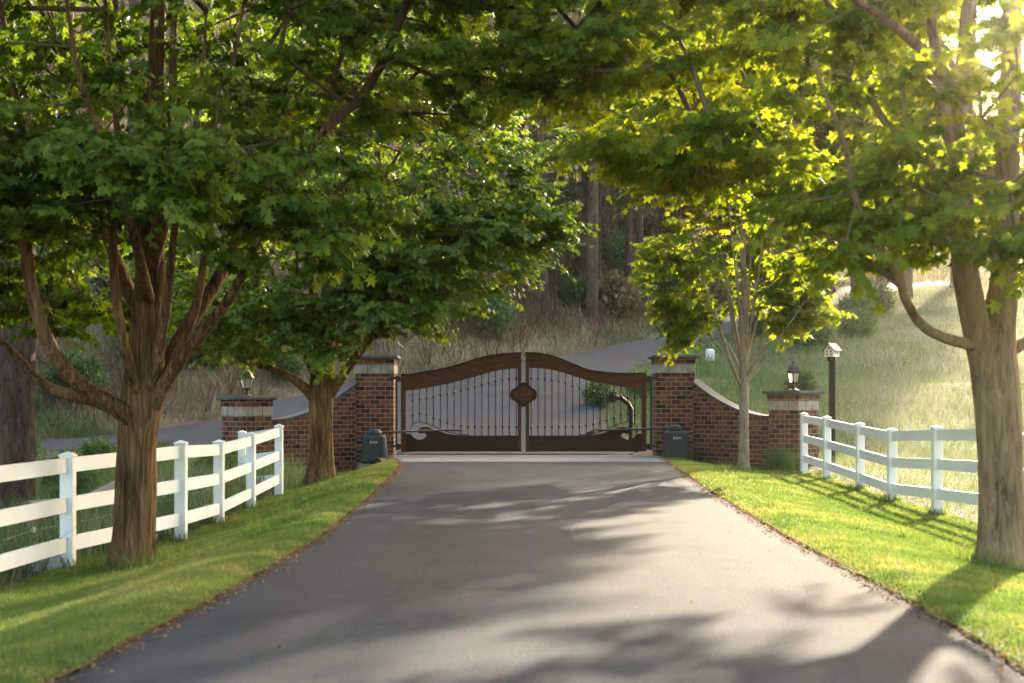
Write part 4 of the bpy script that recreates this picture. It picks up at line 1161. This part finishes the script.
tall = [make_tall(301, 22), make_tall(302, 19)]
for i, (tx, ty, ts) in enumerate([(29.3, 94, 1.0), (25.0, 90, 1.05), (21.5, 96, 1.0), (26.5, 102, 1.1), (18.0, 95, .95), (31.8, 101, 1.0), (14.5, 100, .95), (11, 97, .9), (22, 107, 1.0), (7.5, 104, .9)]):
    o = tall[i] if i < 2 else copy_tree(tall[i % 2])
    o.location = (tx, ty, f1(tx, ty)); o.scale = (ts, ts, ts); o.rotation_euler.z = i * 1.7
    o['label'] = 'tall leafy tree added for shade by the upper road, behind the crowns on the right'


def make_bush(seed, name, label, cat, mat, R, n, leaf, up=.5, grp=None):
    global rng
    rng = np.random.default_rng(seed)
    t = thing(name, (0, 0, 0), label, cat, grp)
    A = []; B = []
    C = sample_ell((0, 0, R[2] * .8), R, n); C = C[C[:, 2] > .03]
    st = C[::7]
    V, fl, cc = tubes_arrays(np.repeat(np.array([[0, 0, -.1]]), len(st), 0) + rng.normal(size=(len(st), 3)) * np.array([.15 * R[0], .15 * R[1], 0]), st, np.full(len(st), .012), np.full(len(st), .004), 4)
    raw('stems', V, fl, cc, M['branch'], t)
    k = 9; n = len(C)
    CC = (C[:, None] + rng.normal(size=(n, k, 3)) * .13).reshape(-1, 3)
    D = unit(np.repeat(C - np.array([0, 0, -.2]), k, 0) * .6 + rng.normal(size=CC.shape) * .7 + np.array([0, 0, up]))
    NN = np.array([0, 0, 1.]) + rng.normal(size=CC.shape) * .5
    tn = np.repeat(np.clip(rng.normal(.5, .18, n), 0, 1), k)
    leaves_obj('foliage', CC, D, NN, leaf * (.6 + .7 * rng.random(len(CC))), tn, mat, t, simple=True)
    return t


def put(o, x, y, s=1.0, rz=0.0, label=None):
    o.location = (x, y, f1(x, y)); o.scale = (s, s, s); o.rotation_euler.z = rz
    if label: o['label'] = label
    return o


b1 = make_bush(201, 'shrub', '', 'shrub', M['leaf_d'], (1.1, 1.0, 1.0), 330, .13, grp='shrubs on the slopes')
x, y = at(480, 56); put(b1, x, y, 1.15, 0, 'blue green shrub on the bank above the left gate leaf')
x, y = at(598, 41.5); put(copy_tree(b1), x, y, .42, 1, 'green shrub behind the right gate leaf beside the intercom stand')
x, y = at(640, 43); put(copy_tree(b1), x, y, .42, 2, 'low green shrub behind the right gate leaf next to its hinge stile')
x, y = at(455, 60); put(copy_tree(b1), x, y, .9, 3, 'smaller green shrub left of the blue green shrub above the gate')
for i, (x, y, s) in enumerate([(-11.5, 37.5, .7), (-10.5, 41, .8), (-14.5, 36.5, .9), (-9.2, 44, .9), (-7.5, 47, .8), (-17, 44, 1.4), (-9, 47, 1.1), (-11, 43, .8), (-13, 52, 1.5), (-6, 56, .8), (-16, 40, 1.0), (-1, 66, .9), (3, 70, .8), (9, 80, 1.2), (12, 84, 1.3), (16, 98, 1.4), (6, 82, 1.0), (-4, 70, 1.4)]):
    put(copy_tree(b1), x, y, s, i, 'small shrub scattered on the dry wooded slope')
for i, (x, y, s, lab) in enumerate([(-7.6, 18.5, .32, 'leafy bush beside the thick pine trunk behind the left fence'), (-6.6, 21.5, .35, 'leafy bush behind the left fence between trunk and low pillar'), (-7.6, 24.5, .45, 'leafy bush nearest the left low pillar'), (-9.5, 21, .5, 'leafy bush at the far left in front of the upper road'), (-5.6, 26.8, .4, 'small leafy bush at the foot of the left low pillar'), (-8.3, 28.6, .42, 'leafy bush on the road edge left of the low pillar'), (-7.2, 29.6, .36, 'small bush beside the left low pillar on the road edge'), (-9.6, 27.6, .5, 'leafy bush on the road edge seen just right of the big left trunk'), (-11.2, 27.5, .55, 'leafy bush on the road edge hidden partly by the big left trunk')]):
    put(copy_tree(b1), x, y, s, i * 2, lab)
ks = np.random.default_rng(19)
for i in range(16):
    while True:
        x, y = ks.uniform(-24, -6), ks.uniform(34, 52)
        if above_road(np.array([x]), np.array([y]))[0] and not on_upper_road(np.array([x]), np.array([y]), 1.0)[0] and abs(x * F / y) < 560: break
    put(copy_tree(b1), x, y, .5 + .6 * ks.random(), i, 'small shrub scattered on the dry wooded slope')
b3 = make_bush(205, 'undergrowth_bush', 'brown green bush on the dry wooded slope among the pines', 'bush', M['brush'], (1.0, 1.0, .75), 240, .16, grp='undergrowth bushes on the slope')
kx = np.random.default_rng(9)
for i in range(46):
    while True:
        x, y = kx.uniform(-24, 20), kx.uniform(38, 104)
        if above_road(np.array([x]), np.array([y]))[0] and abs(x * F / y) < 560 and not on_upper_road(np.array([x]), np.array([y]), 1.2)[0]: break
    o = b3 if i == 0 else copy_tree(b3)
    put(o, x, y, .5 + 1.2 * kx.random() * (y / 70), i)
for i, (x, y, s) in enumerate([(9.5, 47, .5), (13, 62, .9), (16, 66, .8), (18, 74, 1.0), (12, 70, .7), (21, 82, 1.0)]):
    put(copy_tree(b1), x, y, s, i, 'green shrub growing in the tall meadow grass')

# ------------------------------------------------------------------ grass
def blades(name, X, Y, Zb, h, w, tint, mat, lean=.35, label=None, cat=None):
    n = len(X); a = rng.random(n) * 2 * math.pi; la = rng.random(n) * 2 * math.pi
    d = np.c_[np.cos(a), np.sin(a), np.zeros(n)] * (w / 2)[:, None]
    l = np.c_[np.cos(la), np.sin(la), np.zeros(n)] * (h * lean * rng.random(n))[:, None]
    b = np.c_[X, Y, Zb - .01]; up = np.c_[np.zeros(n), np.zeros(n), h]
    m = b + up * .55 + l * .3; tip = b + up + l
    V = np.stack([b - d, b + d, m - d * .8, m + d * .8, tip], 1).reshape(-1, 3)
    f = np.array([0, 1, 3, 2, 2, 3, 4]); flat = (np.arange(n)[:, None] * 5 + f).ravel()
    cnt = np.tile([4, 3], n)
    o = raw(name, V, flat, cnt, mat, tint=np.repeat(np.clip(tint, 0, 1), 5)); return tag(o, label, cat, kind='stuff')


rng = np.random.default_rng(77)
n_ = 420; tx_, ty_ = 5.42, 28.55
X = tx_ + rng.normal(size=n_) * .13; Y = ty_ + rng.normal(size=n_) * .13
tuft = blades('grass_tuft', X, Y, fz(X, Y), .28 + .3 * rng.random(n_), np.full(n_, .014), .12 + .25 * rng.random(n_), M['tallgrass'], 1.1, 'tuft of coarse dark grass at the foot of the right low pillar', 'grass tuft')
del tuft['kind']


def nz(X, Y, s, seed): return np.array([mnoise.noise((a * s, b * s, seed)) for a, b in zip(X, Y)])


rng = np.random.default_rng(5)


def lawn(xa, xb, seed, label):
    bands = [(4.5, 9, 5200, .0034), (9, 13, 4200, .004), (13, 19, 2400, .006), (19, 31.2, 1300, .009)]
    Xs = []; Ys = []; Ws = []; 
    for y0, y1, den, w in bands:
        area = 3.0 * (y1 - y0); n = int(den * area)
        y = rng.uniform(y0, y1, n); u = rng.random(n); x = xa(y) * (1 - u) + xb(y) * u
        Xs.append(x); Ys.append(y); Ws.append(np.full(n, w))
    X = np.concatenate(Xs); Y = np.concatenate(Ys); W = np.concatenate(Ws)
    keep = (np.abs(X) * F / Y < 640); X, Y, W = X[keep], Y[keep], W[keep]
    q = nz(X, Y, .55, seed); q2 = nz(X, Y, 2.3, seed + 9)
    h = (.034 + .012 * q + .018 * rng.random(len(X)) ** 2) * np.where(Y > 19, 1.25, 1)
    e = np.minimum(np.abs(X - XLf(Y)), np.abs(X - XRf(Y)))
    h = h * np.clip(.5 + e * 1.2, .5, 1)
    q3 = nz(X, Y, 5.5, seed + 4); tint = .42 + .55 * q + .4 * q2 + .25 * q3 + rng.normal(0, .16, len(X)) + .35 * np.exp(-e / .12)
    blades('lawn_grass', X, Y, fz(X, Y), h, W * 1.7, tint, M['lawn'], .9, label, 'grass')


lawn(lambda y: lawn_l(y), lambda y: XLf(y) - .12, 3, 'short mown green grass left of the driveway')
lawn(lambda y: XRf(y) + .12, lambda y: lawn_r(y), 4, 'short mown sunlit grass right of the driveway')


PX = []; PY = []
for (x, y, r, n) in [(-3.76, 14, .30, 500), (4.1, 11.75, .27, 500), (4.25, 26.6, .16, 160), (-3.43, 25.6, .34, 260)] + [(-4.38, 14, .09, 150), (-3.82, 16.4, .09, 150), (-3.87, 18.8, .09, 120), (-3.89, 21.2, .09, 100), (5.6, 18.75, .09, 150), (5.62, 21.1, .09, 120), (5.68, 23.4, .09, 110), (5.67, 25.7, .09, 100), (5.6, 16.35, .09, 150)]:
    a = rng.random(n) * 2 * math.pi; q = r * (1 + np.abs(rng.normal(size=n)) * .35); PX.append(x + q * np.cos(a)); PY.append(y + q * np.sin(a))
for k in range(60):                                # scattered longer tufts and weeds in the lawns
    y = rng.uniform(6, 28); x = rng.uniform(XLf(y) - 2.2, XLf(y) - .2) if k % 2 else rng.uniform(XRf(y) + .2, XRf(y) + 2.8)
    PX.append(x + rng.normal(size=26) * .05); PY.append(y + rng.normal(size=26) * .05)
X = np.concatenate(PX); Y = np.concatenate(PY)
blades('long_grass', X, Y, fz(X, Y), .07 + .11 * rng.random(len(X)), np.full(len(X), .008), .25 + .4 * rng.random(len(X)), M['lawn'], 1.0, 'longer unmown grass around trunks and fence posts', 'grass')


def scatter(x0, x1, y0, y1, n, test=None):
    X = rng.uniform(x0, x1, n); Y = rng.uniform(y0, y1, n)
    k = np.abs(X * F / Y) < 620
    if test is not None: k &= test(X, Y)
    return X[k], Y[k]


def free_r(X, Y):
    return ~on_upper_road(X, Y, .25) & ~((X > -3.2) & (X < 3.3) & (Y < 37) & (Y > 31)) & ~((np.hypot(X - RP[0], Y - RP[1]) < .55)) & ~((X < 5.85) & (Y < 31))


# meadow: tall grass on the right, greener by the gate, bleached further right
for (y0, y1, n, hh, w) in ((14, 34, 75000, .34, .010), (31, 55, 90000, .38, .015), (55, 112, 85000, .42, .028)):
    X, Y = scatter(1.6, 45, y0, y1, n, lambda a, b: free_r(a, b) & below_road(a, b))
    g = nz(X, Y, .16, 3); g2 = nz(X, Y, .7, 4)
    px = X * F / Y + 512
    tint = .18 + .50 * sst((px - 770) / 130) + .35 * g + .25 * g2 + rng.normal(0, .16, len(X)) - .15 * (Y < 24)
    blades('meadow_grass', X, Y, fz(X, Y), hh * (.45 + .7 * rng.random(len(X))) * (1 + .4 * g), np.full(len(X), w), tint, M['tallgrass'], 1.3,
           'tall bleached and green meadow grass beyond the right fence', 'grass')
# dry brush on the wooded slope
for (x0, x1, y0, y1, n, hh, w) in ((-26, 22, 34, 66, 90000, .55, .022), (-30, 30, 60, 118, 60000, .6, .045), (26, 62, 92, 135, 26000, .7, .05)):
    X, Y = scatter(x0, x1, y0, y1, n, lambda a, b: above_road(a, b) & ~on_upper_road(a, b, .15))
    g = nz(X, Y, .2, 13); g2 = nz(X, Y, .8, 14)
    blades('dry_brush', X, Y, fz(X, Y), hh * (.25 + .9 * rng.random(len(X)) ** 1.5) * (1 + .8 * g2 + .4 * g), np.full(len(X), w), .5 + .6 * g + .45 * g2 + rng.normal(0, .18, len(X)), M['brush'], 1.5,
           'dry brown brush and grass on the wooded slope', 'brush')
# bare twigs on that slope
X, Y = scatter(-26, 24, 35, 100, 4200, lambda a, b: above_road(a, b) & ~on_upper_road(a, b, .5))
A = np.c_[X, Y, fz(X, Y) - .05]; k = 4
B = A[:, None] + np.c_[rng.normal(size=(len(X) * k, 2)) * .5, .6 + 1.2 * rng.random(len(X) * k)].reshape(len(X), k, 3)
A2 = np.repeat(A[:, None], k, 1).reshape(-1, 3); B = B.reshape(-1, 3)
V, fl, cc = tubes_arrays(A2, B, np.full(len(B), .016), np.full(len(B), .005), 3)
tag(raw('bare_twigs', V, fl, cc, M['branch']), 'bare brown twigs standing in the dry slope', 'twigs', kind='stuff')
# weeds left of the white fence
X, Y = scatter(-14, -3.9, 9, 36, 90000, lambda a, b: (a < lawn_l(b) - .05) & ~on_upper_road(a, b, .1) & ~((b > 29) & (a > -6.2)))
g = nz(X, Y, .5, 23); g2 = nz(X, Y, 1.6, 24)
kk = (g2 + .6 * rng.random(len(X))) > -.15; X, Y, g, g2 = X[kk], Y[kk], g[kk], g2[kk]
blades('weeds', X, Y, fz(X, Y), (.22 + .38 * rng.random(len(X)) ** 1.5) * (1 + .8 * g), np.full(len(X), .011), .30 + .55 * g + .3 * g2 + rng.normal(0, .16, len(X)), M['tallgrass'], .9,
       'mixed green and straw weeds behind the left fence', 'weeds')
# dead leaves along the tarmac edges and on the tarmac
Cs = []
for fn, sg in ((XLf, -1), (XRf, 1)):
    y = rng.uniform(4.5, 31, 6000); e = rng.normal(.0, .055, len(y)); e = e + .05 * nz(y, y * 0, 1.1, sg); x = fn(y) + sg * (.10 + e)
    Cs.append(np.c_[x, y, np.where(np.abs(x - .3) > np.abs(fn(y) - .3) + .05, .012, .004)])
y = rng.uniform(4.5, 30, 130); x = rng.uniform(-1.6, 2.3, 130); Cs.append(np.c_[x, y, np.full(130, .006)])
C = np.concatenate(Cs); n = len(C)
D = np.c_[rng.normal(size=(n, 2)), rng.normal(size=n) * .25]; NN = np.array([0, 0, 1.]) + rng.normal(size=(n, 3)) * .3
C[:, 2] += .008
o = leaves_obj('leaf_litter', C, D, NN, .010 + .020 * rng.random(n) ** 2, rng.random(n), M['litter'], simple=True); tag(o, 'brown dead leaves along the edges of the driveway', 'leaf litter', kind='stuff')

# ------------------------------------------------------------------ haze added for the sun's glow, in place of lens flare
m_, nt, out = new_mat('haze')
pv = nt.nodes.new('ShaderNodeVolumePrincipled'); pv.inputs['Color'].default_value = (1, .95, .86, 1); pv.inputs['Density'].default_value = .0003; pv.inputs['Anisotropy'].default_value = .95
nt.links.new(pv.outputs[0], out.inputs['Volume'])
hz = MB(); x0, x1, y0, y1, z0, z1 = HAZE
hz.add([(x0, y0, z0), (x1, y0, z0), (x1, y1, z0), (x0, y1, z0), (x0, y0, z1), (x1, y0, z1), (x1, y1, z1), (x0, y1, z1)], [(3, 2, 1, 0), (4, 5, 6, 7), (0, 1, 5, 4), (1, 2, 6, 5), (2, 3, 7, 6), (3, 0, 4, 7)])
tag(hz.build('haze', m_), 'thin golden haze added for the glow of the sun', 'haze', kind='stuff')

# ------------------------------------------------------------------ light, sky, camera
w = bpy.data.worlds.new('World'); SC.world = w; w.use_nodes = True
nt = w.node_tree; sky = nt.nodes.new('ShaderNodeTexSky'); sky.sky_type = 'NISHITA'; sky.sun_disc = False
sky.sun_elevation = SUN_EL; sky.sun_rotation = SUN_AZ; sky.dust_density = 4.0; sky.ozone_density = .6; sky.air_density = 1.0
tm = nt.nodes.new('ShaderNodeMix'); tm.data_type = 'RGBA'; tm.blend_type = 'MULTIPLY'; tm.inputs[0].default_value = 1; tm.inputs[7].default_value = (1, .935, .83, 1)
nt.links.new(sky.outputs[0], tm.inputs[6]); nt.links.new(tm.outputs[2], nt.nodes['Background'].inputs[0]); nt.nodes['Background'].inputs[1].default_value = .15
sun = bpy.data.lights.new('sun', 'SUN'); sun.energy = 4.6; sun.angle = math.radians(.9); sun.color = (1, .83, .60)
so = bpy.data.objects.new('sun', sun); COL.objects.link(so)
dirv = Vector((-math.sin(SUN_AZ) * math.cos(SUN_EL), -math.cos(SUN_AZ) * math.cos(SUN_EL), -math.sin(SUN_EL)))
so.rotation_euler = dirv.to_track_quat('-Z', 'Y').to_euler(); so.location = (20, 40, 30)
cam = bpy.data.cameras.new('camera'); co = bpy.data.objects.new('camera', cam); COL.objects.link(co)
co.location = (0, 0, CAMZ); co.rotation_euler = (math.radians(90), 0, 0)
cam.sensor_width = 36; cam.lens = 50; cam.shift_y = 58.5 / 1024; cam.clip_end = 2000; cam.clip_start = .05
cam.dof.use_dof = True; cam.dof.focus_distance = 29; cam.dof.aperture_fstop = 2.8
SC.camera = co
SC.view_settings.view_transform = 'Standard'; SC.view_settings.look = 'None'; SC.view_settings.gamma = 1; SC.view_settings.exposure = 2.75
SC.render.engine = 'CYCLES'
cy = SC.cycles
cy.use_denoising = True; cy.max_bounces = 8; cy.diffuse_bounces = 3; cy.glossy_bounces = 2; cy.transmission_bounces = 5; cy.transparent_max_bounces = 4
cy.sample_clamp_indirect = 6
